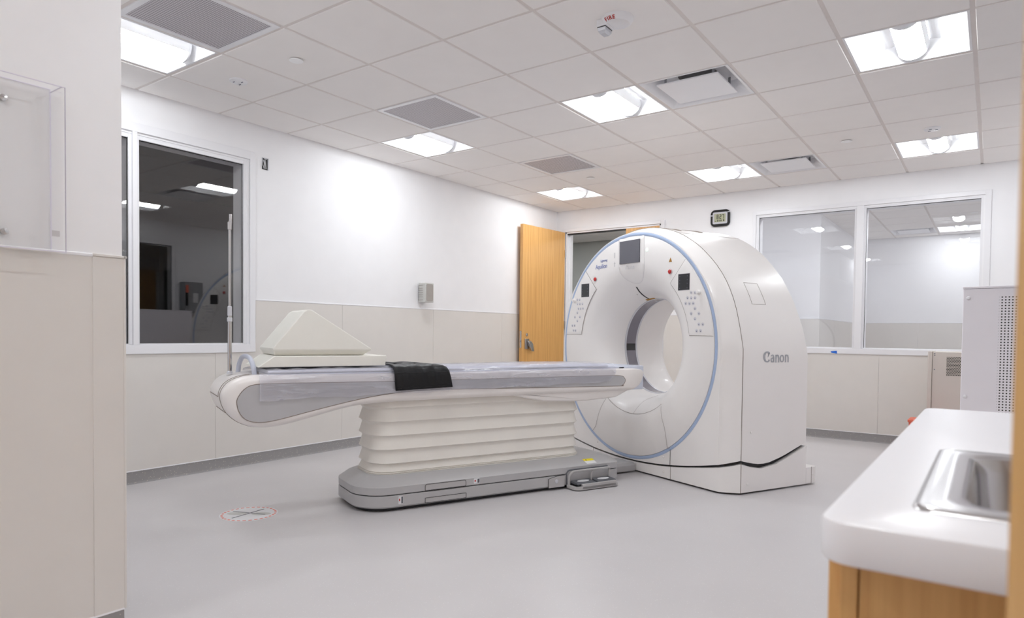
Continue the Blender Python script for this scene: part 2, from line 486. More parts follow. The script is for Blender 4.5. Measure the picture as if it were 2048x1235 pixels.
tiles = MB(); bars = MB()
xs = [0.0] + [GX(i) for i in range(1, 10) if GX(i) < RW - 0.01] + [RW]
ys = [FW] + [GY(j) for j in range(-3, 8)] + [0.0]
ys = [FW, GY(-7), GY(-6), GY(-5), GY(-4)] + ys[1:]
for a in range(len(xs) - 1):
    for c in range(len(ys) - 1):
        x0, x1, y0, y1 = xs[a], xs[a + 1], ys[c], ys[c + 1]
        if y1 <= NY and x1 <= NX: continue
        i = a; j = c - 8 + 0
        jj = round((y0 + 7.75) / T - 4.7034)
        if (i, jj) in USED: continue
        if y0 < NY < y1 and x0 < NX: y0 = NY if x1 < NX + 0.2 else y0
        if x0 < NX < x1 and y1 <= NY: x0 = NX
        tile_mesh(tiles, x0, x1, y0, y1, CEIL + 0.002)
ce = tag(tiles.build('ceiling', 'tile', ang=20), kind='structure')
tag(box(0, RW, FW, 0, CEIL + 0.25, CEIL + 0.3).build('ceiling_deck', 'tile'), kind='structure')
for x in xs[1:-1]: bars.box(x - 0.012, x + 0.012, NY if x < NX else FW, 0, CEIL, CEIL + 0.035)
for y in ys[1:-1]: bars.box(NX if y < NY else 0, RW, y - 0.012, y + 0.012, CEIL + 0.0005, CEIL + 0.034)
bars.box(0, 0.02, NY, 0, CEIL, CEIL + 0.03).box(0, RW, -0.02, 0, CEIL, CEIL + 0.03).box(RW - 0.02, RW, FW, 0, CEIL, CEIL + 0.03)
bars.box(0, NX, NY, NY + 0.02, CEIL, CEIL + 0.03).box(NX, NX + 0.02, FW, NY, CEIL, CEIL + 0.03)
tag(bars.build('trim_2', 'grid'), kind='structure')

# recessed lights: curved white reflectors and a half-round lens running along y
def make_light(label, loc):
    t = thing('ceiling_light', label, 'light', loc, 0, 'recessed square ceiling lights')
    H = 0.2925
    f = MB()
    ring = lambda h, z: [(-h, -h, z), (h, -h, z), (h, h, z), (-h, h, z)]
    f.loft([ring(H, 0.006), ring(H, -0.002), ring(H - 0.012, -0.002), ring(H - 0.012, 0.012), ring(H, 0.012)], True, False)
    f.build('frame', 'frame', t, ang=20)
    r = MB(); n = 10
    for s in (-1, 1):
        prof = [(s * (0.28 - 0.2 * k / n), 0.004 + 0.098 * math.sin(PI / 2 * k / n) ** 0.9) for k in range(n + 1)]
        r.loft([[(x, -0.255, z) for x, z in prof], [(x, 0.255, z) for x, z in prof]], False, False)
        e = [(x, z) for x, z in prof]
    top = [( -0.28 + 0.56 * k / 20) for k in range(21)]
    zf = lambda x: 0.004 + 0.098 * math.sin(PI / 2 * min(1, (0.28 - abs(x)) / 0.2)) ** 0.9
    for s in (-1, 1):
        r.loft([[(x, s * 0.28, 0.004) for x in top], [(x, s * 0.255, zf(x)) for x in top]], False, False)
    r.box(-0.1, 0.1, -0.256, 0.256, 0.103, 0.107)
    r.build('reflector', 'troff', t)
    lens = MB(); R = 0.082
    LZ = 0.073; arc = [(R * math.cos(PI + PI * k / 18), LZ + 0.078 * math.sin(PI + PI * k / 18)) for k in range(19)]
    la = arc[3:-3]
    lens.loft([[(x, -0.235, z) for x, z in la], [(x, 0.235, z) for x, z in la]], False, False)
    lens.build('lens', 'lens', t)
    sd = MB()
    for part in ([(-R, 0.1)] + arc[:4], arc[-4:] + [(R, 0.1)]):
        sd.loft([[(x, -0.235, z) for x, z in part], [(x, 0.235, z) for x, z in part]], False, False)
    sd.build('basket_side', 'troff', t)
    for s in (-1, 1):
        c = MB(); a2 = [(-R * 1.03, 0.1)] + [(x * 1.03, LZ + (z - LZ) * 1.03) for x, z in arc] + [(R * 1.03, 0.1)]
        c.prism(a2, min(s * 0.235, s * 0.246), max(s * 0.235, s * 0.246), 'y')
        c.build('end_cap', 'frame', t)
    hs = MB().box(-0.29, 0.29, -0.29, -0.284, 0.0, 0.11).box(-0.29, 0.29, 0.284, 0.29, 0, 0.11).box(-0.29, -0.284, -0.29, 0.29, 0, 0.11).box(0.284, 0.29, -0.29, 0.29, 0, 0.11).box(-0.29, 0.29, -0.29, 0.29, 0.11, 0.114)
    hs.build('housing', 'troff', t)
    return t
cell = lambda q: (GX(q[0]) + T / 2, GY(q[1]) + T / 2, CEIL)
LL = {(1, -2): 'ceiling light by the left wall window, beside the nearest perforated ceiling panel',
      (1, 2): 'ceiling light near the left wall, touching the middle perforated ceiling panel',
      (1, 6): 'small-looking ceiling light in the far corner above the open wooden door',
      (4, -2): 'ceiling light above the head end of the patient table, seen only in reflections',
      (4, 2): 'ceiling light beside the larger-looking square air diffuser, above the scanner front',
      (4, 6): 'ceiling light next to the far square air diffuser near the clock wall',
      (7, 2): 'large bright ceiling light at upper right, nearest over the counter',
      (7, 6): 'ceiling light above the back wall window with a round detector beside it',
      (7, -2): 'ceiling light overhead of the sink counter, seen only in reflections',
      (4, -6): 'unseen ceiling light added behind the camera on the side of the near left wall',
      (7, -6): 'unseen ceiling light added behind the camera on the side of the sink counter'}
L0 = None
for q in LIGHTS:
    if L0 is None: L0 = make_light(LL[q], cell(q))
    else: dup(L0, cell(q), LL[q])

# perforated return-air panels
V0 = None
for q, lab in zip(VENTS, ('grey perforated ceiling panel nearest the camera at the top edge beside a light',
                          'grey perforated ceiling panel midway along the left wall, between the other two',
                          'grey perforated ceiling panel farthest away, small, near the scanner')):
    if V0 is None:
        V0 = thing('return_air_panel', lab, 'vent', cell(q), 0, 'perforated return air panels')
        f = MB(); H = 0.2925
        ring = lambda h, z: [(-h, -h, z), (h, -h, z), (h, h, z), (-h, h, z)]
        f.loft([ring(H, 0.006), ring(H, -0.006), ring(H - 0.032, -0.006), ring(H - 0.034, 0.006), ring(H, 0.006)], True, False)
        f.build('frame', 'frame', V0, ang=20)
        box(-0.262, 0.262, -0.262, 0.262, -0.001, 0.002).build('perforated_sheet', 'perf', V0)
    else: dup(V0, cell(q), lab)

# square plaque diffusers
D0 = None
for q, lab in zip(DIFFS, ('white square plaque air diffuser beside the light over the scanner, nearer of the two seen',
                          'white square plaque air diffuser near the back wall above the clock',
                          'white square plaque air diffuser over the table head end, seen only in reflections')):
    if D0 is None:
        D0 = thing('air_diffuser', lab, 'vent', cell(q), 0, 'square plaque air diffusers')
        f = MB(); sq = lambda h, z, r: [(x, y, z) for x, y in rrect(-h, h, -h, h, r, 4)]
        f.loft([sq(0.2925, 0.006, 0.002), sq(0.2925, -0.003, 0.002), sq(0.282, -0.004, 0.004), sq(0.262, 0.012, 0.02), sq(0.235, 0.045, 0.04), sq(0.222, 0.075, 0.05), sq(0.22, 0.09, 0.05)], True, False)
        n = len(f.v); f.build('cone', 'frame', D0, ang=50)
        MB().prism(rrect(-0.225, 0.225, -0.225, 0.225, 0.05, 5), 0.09, 0.093, 'z').build('back_pan', 'frame', D0)
        MB().lathe([(0.13, 0.089), (0.13, 0.088), (0.001, 0.088)], 32).build('duct_opening', 'black', D0)
        MB().prism(rrect(-0.205, 0.205, -0.205, 0.205, 0.004, 2), -0.006, 0.004, 'z').build('plaque', 'frame', D0, bev=0.003)
        for sx in (-1, 1):
            for sy in (-1, 1):
                MB().box(sx * 0.16 - 0.008, sx * 0.16 + 0.008, sy * 0.16 - 0.002, sy * 0.16 + 0.002, 0.004, 0.09).build('hanger_bracket', 'greyswitch', D0)
    else: dup(D0, cell(q), lab)

# small ceiling devices
S0 = None
for q, lab in (((1, -1), 'white round ceiling detector near the left wall, ahead of the left window'),
               ((7, 5), 'white round ceiling detector next to the light above the back window')):
    x, y, z = cell(q)
    if S0 is None:
        S0 = thing('ceiling_detector', lab, 'detector', (x, y, CEIL - 0.005), 0, 'round ceiling detectors')
        MB().lathe([(0.058, 0.0), (0.058, -0.008), (0.05, -0.014), (0.001, -0.016)], 32).build('body', 'frame', S0)
        for a in (0.2, 2.3, 4.4):
            MB().box(0.03 * math.cos(a) - 0.009, 0.03 * math.cos(a) + 0.009, 0.03 * math.sin(a) - 0.002, 0.03 * math.sin(a) + 0.002, -0.018, -0.012).build('slot', 'btnd', S0)
    else: dup(S0, (x, y, CEIL - 0.005), lab)
C0 = None
for q, lab in (((2, -1), 'small flat white sprinkler cover plate nearest the camera, near the first perforated panel'),
               ((2, 5), 'small flat white sprinkler cover plate beyond the farthest perforated ceiling panel'),
               ((6, 5), 'small flat white sprinkler cover plate on the right, left of the round detector')):
    x, y, z = cell(q)
    if C0 is None:
        C0 = tag(MB().lathe([(0.001, -0.004), (0.03, -0.0042), (0.041, -0.0035), (0.042, -0.001), (0.036, 0.0), (0.02, 0.001), (0.02, 0.0075)], 32).build('sprinkler_cover', 'cover'), lab, 'sprinkler cover', 'concealed sprinkler covers')
        C0.location = (x, y, CEIL - 0.012)
    else:
        c = C0.copy(); COL.objects.link(c); c.location = (x, y, CEIL - 0.012); c['label'] = lab

# fire strobe
fs = thing('fire_strobe', 'round white ceiling fire alarm strobe with clear lens and red FIRE lettering', 'fire alarm', (3.21, -4.57, CEIL - 0.005))
MB().lathe([(0.084, 0), (0.084, -0.01), (0.076, -0.024), (0.066, -0.03), (0.056, -0.0295), (0.052, -0.027), (0.001, -0.027)], 48).build('base', 'frame', fs)
box(-0.1, -0.04, -0.045, 0.045, -0.036, 0).build('strobe_housing', 'frame', fs, bev=0.004)
MB().prism([(-0.098, -0.038), (-0.05, -0.038), (-0.05, 0.038), (-0.098, 0.038)], -0.04, -0.035, 'z').build('reflector_plate', 'black', fs)
gl = MB(); rg = lambda h, z: [(-0.074 + 0.024 * h * a, 0.038 * h * b, z) for a, b in ((-1, -1), (1, -1), (1, 1), (-1, 1))]
gl.loft([rg(0.96, -0.04), rg(0.9, -0.055), rg(0.6, -0.068)], True, True); gl.build('strobe_lens', 'silver', fs, ang=10)
for ch, a in (('F', -119), ('I', -106), ('R', -98), ('E', -83)):
    o = Vector((math.cos(math.radians(a)), math.sin(math.radians(a)), 0)); tx = Vector((-o.y, o.x, 0))
    text_mesh('lettering', ch, 0.027, basis(o * 0.0695 + Vector((0, 0, -0.0312)), tx, o * 0.67 + Vector((0, 0, 0.74))), 'redtxt', fs, bold=0.0006)

# ------------------------------------------------------------------ windows and doors
def window_x(name, x, sgn, y0, ym, y1, z0, z1, out, glass, back):
    """two-pane window in a wall thin in x. sgn: side the room is on; y0..y1 pane span, ym = mullion (a, b)"""
    w = struct(name)
    fr = MB()
    def bx(a, c, ya, yb, za, zb): fr.box(min(a, c), max(a, c), ya, yb, za, zb)
    xo, xi = x + sgn * 0.016, x - sgn * WT
    (oy0, oy1, oz0, oz1) = out
    e = 0.045                                            # bead width
    bx(xo, x, oy0, y0 - e, oz0, oz1); bx(xo, x, y1 + e, oy1, oz0, oz1)
    bx(xo, x, y0 - e, y1 + e, z1 + e, oz1); bx(xo, x, y0 - e, y1 + e, oz0, z0 - 0.008)
    bx(xo, x - sgn * 0.02, ym[0] + e * 0.45, ym[1] - e * 0.45, z0 - 0.008, z1 + e)
    o = fr.build('casing', 'frame', w, bev=0.002)
    bd = MB()
    def b2(a, c, ya, yb, za, zb): bd.box(min(a, c), max(a, c), ya, yb, za, zb)
    xa, xb = x - sgn * 0.006, x - sgn * 0.02
    for a, c in ((y0, ym[0]), (ym[1], y1)):
        b2(xa, xb, a - e, a, z0 - 0.008, z1 + e); b2(xa, xb, c, c + e, z0 - 0.008, z1 + e)
        b2(xa, xb, a, c, z1, z1 + e); b2(xa, xb, a, c, z0 - 0.03, z0)
    bd.build('bead', 'frame', w, bev=0.002)
    jm = MB()
    def b3(a, c, ya, yb, za, zb): jm.box(min(a, c), max(a, c), ya, yb, za, zb)
    xj0, xj1 = x - sgn * 0.036, xi - sgn * 0.01
    b3(xj0, xj1, y0 - 0.03, y0, z0 - 0.02, z1 + 0.03); b3(xj0, xj1, y1, y1 + 0.03, z0 - 0.02, z1 + 0.03)
    b3(xj0, xj1, y0, y1, z1, z1 + 0.03); b3(xj0, xj1, y0, y1, z0 - 0.03, z0)
    b3(xj0, xj1, ym[0], ym[1], z0, z1)
    jm.build('jamb', 'frame', w)
    gs = MB()
    for a, c in ((y0, ym[0]), (ym[1], y1)):
        g = MB(); g.box(*sorted((x - sgn * 0.022, x - sgn * 0.034)), a - 0.008, c + 0.008, z0 - 0.008, z1 + 0.008)
        g.build('pane', glass, w)
        xg = sorted((x - sgn * 0.0205, x - sgn * 0.0225)); q = 0.005
        gs.box(*xg, a, a + q, z0, z1).box(*xg, c - q, c, z0, z1).box(*xg, a, c, z1 - q, z1)
    gs.build('gasket', 'dark', w)
    return w
window_x('window_1', 0, 1, -6.335, (-5.538, -5.465), -4.667, 0.976, 2.39, (-6.44, -4.574, 0.905, 2.497), 'lead', None)
window_x('window_3', RW, -1, -4.26, (-3.46, -3.39), -2.40, 0.976, 2.37, (-4.36, -2.31, 0.905, 2.47), 'lead', None)

w2 = struct('window_2')
def window_y():
    x0, x1, ma, mb, z0, z1 = 2.675, 4.721, 3.644, 3.751, 0.968, 2.405
    ox0, ox1, oz0, oz1 = 2.608, 4.80, 0.903, 2.478; e = 0.03
    c = MB()
    c.box(ox0, x0 - e, -0.014, 0, oz0, oz1).box(x1 + e, ox1, -0.014, 0, oz0, oz1).box(x0 - e, x1 + e, -0.014, 0, z1 + e, oz1)
    c.box(x0 - e, x1 + e, -0.014, 0, oz0, z0 - 0.01).box(ma + 0.02, mb - 0.02, -0.014, 0.02, z0 - 0.01, z1 + e)
    c.build('casing', 'frame', w2, bev=0.002)
    b = MB()
    for a, d in ((x0, ma), (mb, x1)):
        b.box(a - e, a, 0.004, 0.02, z0 - 0.01, z1 + e).box(d, d + e, 0.004, 0.02, z0 - 0.01, z1 + e)
        b.box(a, d, 0.004, 0.02, z1, z1 + e).box(a, d, 0.004, 0.02, z0 - 0.03, z0)
        MB().box(a - 0.008, d + 0.008, 0.022, 0.034, z0 - 0.008, z1 + 0.008).build('pane', 'glass', w2)
    b.build('bead', 'frame', w2, bev=0.002)
    j = MB()
    j.box(x0 - 0.03, x0, 0.036, WT + 0.01, z0 - 0.03, z1 + 0.03).box(x1, x1 + 0.03, 0.036, WT + 0.01, z0 - 0.03, z1 + 0.03)
    j.box(x0, x1, 0.036, WT + 0.01, z1, z1 + 0.03).box(x0, x1, 0.036, WT + 0.01, z0 - 0.03, z0).box(ma, mb, 0.036, WT + 0.01, z0, z1)
    j.build('jamb', 'frame', w2)
    g = MB(); q = 0.004
    for a, d in ((x0, ma), (mb, x1)):
        g.box(a, a + q, 0.02, 0.0215, z0, z1).box(a, d, 0.02, 0.0215, z1 - q, z1)
    g.build('gasket', 'dark', w2)
window_y()

# double door in the back wall: frame, closed narrow leaf, wide leaf swung into the room
d1 = struct('door_1')
fr = MB().box(0.095, 0.142, -0.018, 0.02, 0, 2.482).box(1.508, 1.555, -0.018, 0.02, 0, 2.482).box(0.142, 1.508, -0.018, 0.02, 2.44, 2.482)
fr.box(0.142, 0.165, 0.0, WT + 0.02, 0, 2.44).box(1.485, 1.508, 0, WT + 0.02, 0, 2.44).box(0.142, 1.508, 0.0, WT + 0.02, 2.42, 2.44)
fr.box(0.165, 0.18, 0.06, 0.085, 0, 2.42)
fr.build('frame', 'frame', d1, bev=0.002)
box(0.165, 1.485, 0.012, 0.05, 2.404, 2.42).build('head_seal', 'black', d1)
box(1.028, 1.483, 0.006, 0.05, 0.008, 2.428).build('closed_leaf', 'wood', d1, bev=0.002)
leaf = MB()
LW, LT_ = 0.905, 0.045
leaf.box(0, LW, -LT_, 0, 0.008, 2.435)
d2 = struct('door_2', (0.148, -0.022, 0)); d2.rotation_euler = (0, 0, math.radians(-93.6))
leaf.build('leaf', 'wood', d2, bev=0.002)
# hardware: local x runs from hinge to free edge; the seen face is y = 0
dz = 1.0
box(LW - 0.001, LW + 0.0025, -0.036, -0.009, 0.90, 1.11).build('edge_plate', 'steel', d2, bev=0.001)
box(LW, LW + 0.012, -0.030, -0.016, 0.975, 0.995).build('latch_bolt', 'steel', d2, bev=0.002)
MB().lathe([(0.021, 0), (0.021, 0.004), (0.012, 0.008), (0.001, 0.009)], 20, (LW - 0.095, 0, 1.063), 'y').build('cylinder_lock', 'steel', d2)
hp = MB().box(LW - 0.135, LW - 0.05, 0, 0.012, 0.885, 1.012); hp.build('escutcheon', 'steel', d2, bev=0.004)
pd = MB(); pd.loft([[(LW - 0.15, 0.012, 0.99), (LW - 0.09, 0.012, 0.99), (LW - 0.09, 0.03, 0.985), (LW - 0.15, 0.03, 0.985)],
                    [(LW - 0.165, 0.012, 0.955), (LW - 0.095, 0.012, 0.955), (LW - 0.095, 0.05, 0.95), (LW - 0.165, 0.05, 0.95)],
                    [(LW - 0.18, 0.035, 0.86), (LW - 0.13, 0.035, 0.86), (LW - 0.13, 0.06, 0.855), (LW - 0.18, 0.06, 0.855)]])
pd.build('paddle_handle', 'steel', d2, bev=0.004)
box(LW - 0.13, LW - 0.04, -LT_ - 0.035, -LT_, 0.9, 1.02).build('rear_paddle', 'steel', d2, bev=0.004)
hg = MB()
for z in (0.3, 1.2, 2.15): hg.lathe([(0.007, -0.05), (0.007, 0.05)], 10, (-0.004, 0.004, z))
hg.build('hinge', 'steel', d2)

# open wooden door leaf beside the camera
d3 = struct('door_3', (4.850, -7.245, 0)); d3.rotation_euler = (0, 0, math.radians(-66))
box(0, 0.9, 0.0, 0.045, 0.01, 2.5).build('leaf', 'woodnear', d3, bev=0.002)
MB().box(0.05, 0.14, 0.045, 0.055, 0.92, 1.03).tube([(0.095, 0.05, 0.98), (0.095, 0.10, 0.98), (0.2, 0.10, 0.98)], 0.009).build('lever_handle', 'steel', d3)

# ------------------------------------------------------------------ neighbouring rooms
# unlit room behind the left window, and one behind the right window
def shell(name, x0, x1, y0, y1, z1, m, skip=''):
    b = MB(); t = 0.06
    if 'l' not in skip: b.box(x0 - t, x0, y0 - t, y1 + t, 0, z1)
    if 'r' not in skip: b.box(x1, x1 + t, y0 - t, y1 + t, 0, z1)
    if 'f' not in skip: b.box(x0, x1, y0 - t, y0, 0, z1)
    if 'b' not in skip: b.box(x0, x1, y1, y1 + t, 0, z1)
    b.box(x0, x1, y0, y1, z1, z1 + t)
    return tag(b.build(name, m), kind='structure')
shell('wall_darkroom', -3.6, -0.20, -7.4, -1.5, 2.75, 'unlitroom', 'r')
shell('wall_lobby', RW + 0.2, RW + 2.0, -5.2, -1.6, 2.75, 'unlitroom', 'l')

# corridor beyond the double door
shell('wall_corridor', -3.2, 1.85, WT + 0.02, 1.95, 2.85, 'corr', 'f')
# control room beyond the back window
cr = MB().box(1.93, 2.0, WT + 0.02, 1.95, 0, ZT).box(1.93, 2.94, 1.95, 2.02, 0, ZT).box(2.87, 2.94, 2.02, 5.0, 0, ZT)
cr.box(2.87, RW + 1.6, 4.95, 5.02, 0, ZT).box(RW + 1.5, RW + 1.57, WT + 0.02, 5.0, 0, ZT)
cr = tag(cr.build('wall_control', 'paint'), kind='structure')
wains_x(cr, 2.94, 1, 1.95, 4.95, (3.0, 4.2)); wains_y(cr, 4.95, 2.945, RW + 1.5, (3.85, 5.05)); wains_y(cr, 1.95, 2.0, 2.945, ())
ct = MB(); cb = MB()
CX = lambda i: GX(i); CYj = lambda k: 4.95 - 0.30 - k * T
cxs = [1.93, 2.279, 2.889, 3.498, 4.108, 4.718, 5.327, 5.937, 6.547, 6.95]; cys = [4.95] + [CYj(k) for k in range(0, 9)]
CR_USED = {(4, 0), (3, 0), (4, 4)}
for a in range(len(cxs) - 1):
    for k in range(-1, len(cys) - 2):
        y1, y0 = cys[k + 1], cys[k + 2]
        if (a, k) in {(4, 0), (3, 0), (7, 2), (2, 6), (4, 6), (6, 6)}: continue
        if y0 < WT: y0 = WT + 0.02
        if y1 < 0.2: continue
        tile_mesh(ct, cxs[a], cxs[a + 1], y0, y1, CEIL + 0.002)
for x in cxs[1:-1]: cb.box(x - 0.012, x + 0.012, WT, 4.95, CEIL, CEIL + 0.03)
for y in cys[1:]:
    if y > WT: cb.box(1.93, 6.95, y - 0.012, y + 0.012, CEIL, CEIL + 0.029)
tag(ct.build('ceiling_control', 'tile', ang=20), kind='structure')
tag(box(1.93, 6.95, WT, 5.0, CEIL + 0.25, CEIL + 0.3).build('ceiling_control_deck', 'tile'), kind='structure')
tag(cb.build('trim_3', 'grid'), kind='structure')
dup(L0, (4.413, CYj(0) - T / 2, CEIL), 'ceiling light in the room behind the back window, near its far wall')
dup(L0, (cxs[7] + T / 2, CYj(2) - T / 2, CEIL), 'ceiling light in the room behind the back window, out of direct view to the right')
for a, lab in ((2, 'beside the door wall'), (4, 'above the middle of the window'), (6, 'to the right of the window')):  # added out of sight to brighten the room behind the window
    dup(L0, (cxs[a] + T / 2, CYj(6) - T / 2, CEIL), 'unseen ceiling light added beyond the back window, ' + lab)
dup(D0, (3.803, CYj(0) - T / 2, CEIL), 'white square air diffuser in the room behind the back window')
c = C0.copy(); COL.objects.link(c); c.location = (4.6, 2.9, CEIL - 0.006); c['label'] = 'small round cover plate on the ceiling behind the back window'
# corridor ceiling lines and lamp
cc = MB(); c2 = MB()
kx = [-3.2, -2.6, -1.99, -1.38, -0.77, -0.16, 0.45, 1.06, 1.67, 1.85]; ky = [WT + 0.02, 0.42, 1.03, 1.64, 1.95]
for x in kx[1:-1]: cc.box(x - 0.012, x + 0.012, WT, 1.95, 2.60, 2.63)
for y in ky[1:-1]: cc.box(-3.2, 1.85, y - 0.012, y + 0.012, 2.60, 2.629)
for a in range(len(kx) - 1):
    for k in range(len(ky) - 1):
        if (a, k) not in ((3, 1), (7, 1)): tile_mesh(c2, kx[a], kx[a + 1], ky[k], ky[k + 1], 2.602)
tag(cc.build('trim_4', 'grid'), kind='structure'); tag(c2.build('ceiling_corridor', 'tile', ang=20), kind='structure')
dup(L0, (-1.075, 0.725, 2.60), 'ceiling light in the corridor, out of view left of the double door')
dup(L0, (1.365, 0.725, 2.60), 'ceiling light in the corridor behind the double door, above its closed leaf')

# ------------------------------------------------------------------ wall mounted things
cl = thing('wall_clock', 'black rimmed digital wall clock showing 8:27 on the back wall', 'clock', (2.24, 0, 2.44))
MB().prism(rrect(-0.112, 0.112, -0.096, 0.096, 0.05, 8), -0.028, 0.0, 'y').build('bezel', 'black', cl, bev=0.006, seg=3)
MB().prism(rrect(-0.086, 0.086, -0.068, 0.068, 0.016, 5), -0.031, -0.02, 'y').build('inner_frame', 'silver', cl, bev=0.002)
box(-0.066, 0.066, -0.0325, -0.025, -0.047, 0.047).build('display', 'lcd', cl)
box(-0.112, -0.084, -0.0295, -0.02, 0.025, 0.038).build('chrome_band', 'silver', cl)
box(0.084, 0.112, -0.0295, -0.02, 0.058, 0.068).build('chrome_band', 'silver', cl)
SEG = {'8': 'abcdefg', '2': 'abged', '7': 'abc', '0': 'abcdef', '4': 'fgbc', '1': 'bc', '5': 'afgcd'}
def seven(b, ch, x, z, w, h, t, y):
    R = {'a': (x, x + w, z + h - t, z + h), 'd': (x, x + w, z, z + t), 'g': (x, x + w, z + h / 2 - t / 2, z + h / 2 + t / 2),
         'f': (x, x + t, z + h / 2, z + h), 'b': (x + w - t, x + w, z + h / 2, z + h), 'e': (x, x + t, z, z + h / 2), 'c': (x + w - t, x + w, z, z + h / 2)}
    for k in SEG[ch]: b.box(R[k][0], R[k][1], y, y + 0.001, R[k][2], R[k][3])
dg = MB()
for ch, x in (('8', -0.037), ('2', -0.005), ('7', 0.026)): seven(dg, ch, x, -0.012, 0.021, 0.05, 0.006, -0.0336)
dg.box(-0.0115, -0.0085, -0.0336, -0.0326, 0.0, 0.004).box(-0.0115, -0.0085, -0.0336, -0.0326, 0.018, 0.022)
for i, x in enumerate((-0.032, -0.022, -0.006, 0.004, 0.014)): dg.box(x, x + 0.006, -0.0336, -0.0326, -0.04, -0.022)
dg.box(0.038, 0.05, -0.0336, -0.0326, -0.04, -0.02).box(-0.058, -0.044, -0.0336, -0.0326, -0.038, -0.032)
dg.build('digits', 'black', cl)

sp = thing('wall_speaker', 'small grey boxy wall speaker with ribbed sides on the left wall', 'speaker', (0, -2.631, 1.487))
MB().prism([(0.012, -0.06), (0.112, -0.063), (0.112, 0.063), (0.012, 0.06)], -0.1, 0.1, 'z').build('cabinet', 'spk', sp, bev=0.006)
box(0, 0.02, -0.045, 0.045, -0.07, 0.07).build('wall_bracket', 'pedal', sp)
rb = MB()
for z in (-0.075, -0.045, -0.022, 0.0, 0.022, 0.045, 0.075): rb.box(0.014, 0.075, -0.0655, 0.0655, z - 0.002, z + 0.002)
rb.build('rib', 'grille', sp)
MB().prism(rrect(-0.05, 0.05, -0.088, 0.088, 0.02, 5), 0.111, 0.1145, 'x').build('grille', 'grille', sp)
MB().lathe([(0.001, 0.1155), (0.03, 0.115), (0.034, 0.114)], 24, (0, 0, -0.01), 'x').build('cone', 'grille', sp)

jb = thing('junction_box', 'open electrical box with bare wires high on the left wall', 'electrical box', (0, -4.477, 2.43))
f = MB(); f.prism([(-0.03, -0.047), (0.03, -0.047), (0.03, 0.047), (-0.03, 0.047)], -0.001, 0.0016, 'x'); f.build('cavity', 'black', jb)
MB().box(0, 0.004, 0.02, 0.031, -0.047, 0.047).box(0, 0.004, -0.031, -0.027, -0.02, 0.047).box(0, 0.004, -0.03, 0.03, 0.043, 0.048).box(0, 0.004, -0.01, 0.01, 0.036, 0.044).build('rim', 'silver', jb)
for k, m in enumerate(('paper', 'silver', 'paper')):
    MB().tube(spline([(0.001, -0.02 + k * 0.009, 0.03), (0.012, -0.018 + k * 0.006, 0.0), (0.014, -0.024 + k * 0.01, -0.025), (0.006, -0.016 + k * 0.01, -0.04)], 5, False), 0.0025, 6).build('wire', m, jb)

ds = thing('disconnect_switch', 'grey electrical disconnect switch box with orange lever, mirrored in the left window', 'switch box', (RW - 0.008, -2.145, 1.35))
box(-0.16, 0, -0.145, 0.145, 0, 0.47).build('enclosure', 'greyswitch', ds, bev=0.005)
box(-0.172, -0.16, -0.10, 0.135, 0.01, 0.41).build('door', 'greyswitch', ds, bev=0.004)
box(-0.21, -0.165, -0.14, -0.118, 0.10, 0.30).build('lever', 'black', ds, bev=0.005)
box(-0.22, -0.17, -0.145, -0.113, 0.30, 0.42).build('lever_grip', 'orange', ds, bev=0.008)
box(-0.1735, -0.171, -0.02, 0.06, 0.15, 0.30).build('label_plate', 'paper', ds)

tp = MB(); tp.add([(3.447, -0.0155, 0.926), (3.506, -0.0155, 0.934), (3.509, -0.0155, 0.902), (3.45, -0.0155, 0.913), (3.447, -0.0148, 0.926), (3.506, -0.0148, 0.934), (3.509, -0.0148, 0.902), (3.45, -0.0148, 0.913)],
                  [(0, 1, 2, 3), (7, 6, 5, 4), (0, 4, 5, 1), (1, 5, 6, 2), (2, 6, 7, 3), (3, 7, 4, 0)])
tag(tp.build('masking_tape', 'tape'), 'scrap of blue masking tape on the sill of the back window', 'tape')

# clear acrylic holder on the jutting wall
ah = thing('acrylic_holder', 'clear acrylic wall holder with metal standoff bolts on the near left wall', 'wall holder', (NX, -6.86, 1.0))
y0 = -0.75; D = 0.095; zb, zt = 0.315, 0.83
p = MB().box(D, D + 0.003, y0, 0.01, zb, zt); p.build('front_sheet', 'acry', ah)
MB().box(0.004, 0.007, y0, 0.0, zb, zt + 0.01).build('back_sheet', 'acry', ah)
MB().box(0.004, D, 0.0, 0.003, zb, zt).build('side_sheet', 'acry', ah)
MB().box(0.004, D, y0, 0.0, zb, zb + 0.003).build('bottom_sheet', 'acry', ah)
ed = MB().box(D, D + 0.003, 0.0085, 0.0105, zb, zt).box(D, D + 0.003, y0, 0.01, zb - 0.001, zb + 0.002)
ed.box(D, D + 0.003, y0, 0.01, zt - 0.0015, zt + 0.0005).box(0.004, D, 0.0, 0.003, zt - 0.001, zt + 0.0008).box(0.004, 0.007, 0.0, 0.0025, zb, zt + 0.01).box(0.004, 0.007, y0, 0.0, zt + 0.0085, zt + 0.0105)
ed.build('polished_edge', 'acre', ah)
for z in (0.775, 0.37):
    for y in (-0.128, -0.6):
        MB().lathe([(0.007, 0.0), (0.007, 0.014), (0.010, 0.014), (0.010, 0.022), (0.001, 0.0235)], 16, (0.0, y, z), 'x').build('standoff_bolt', 'steel', ah)
box(D + 0.003, D + 0.0034, -0.03, -0.008, 0.362, 0.38).build('sticker', 'inkl', ah)

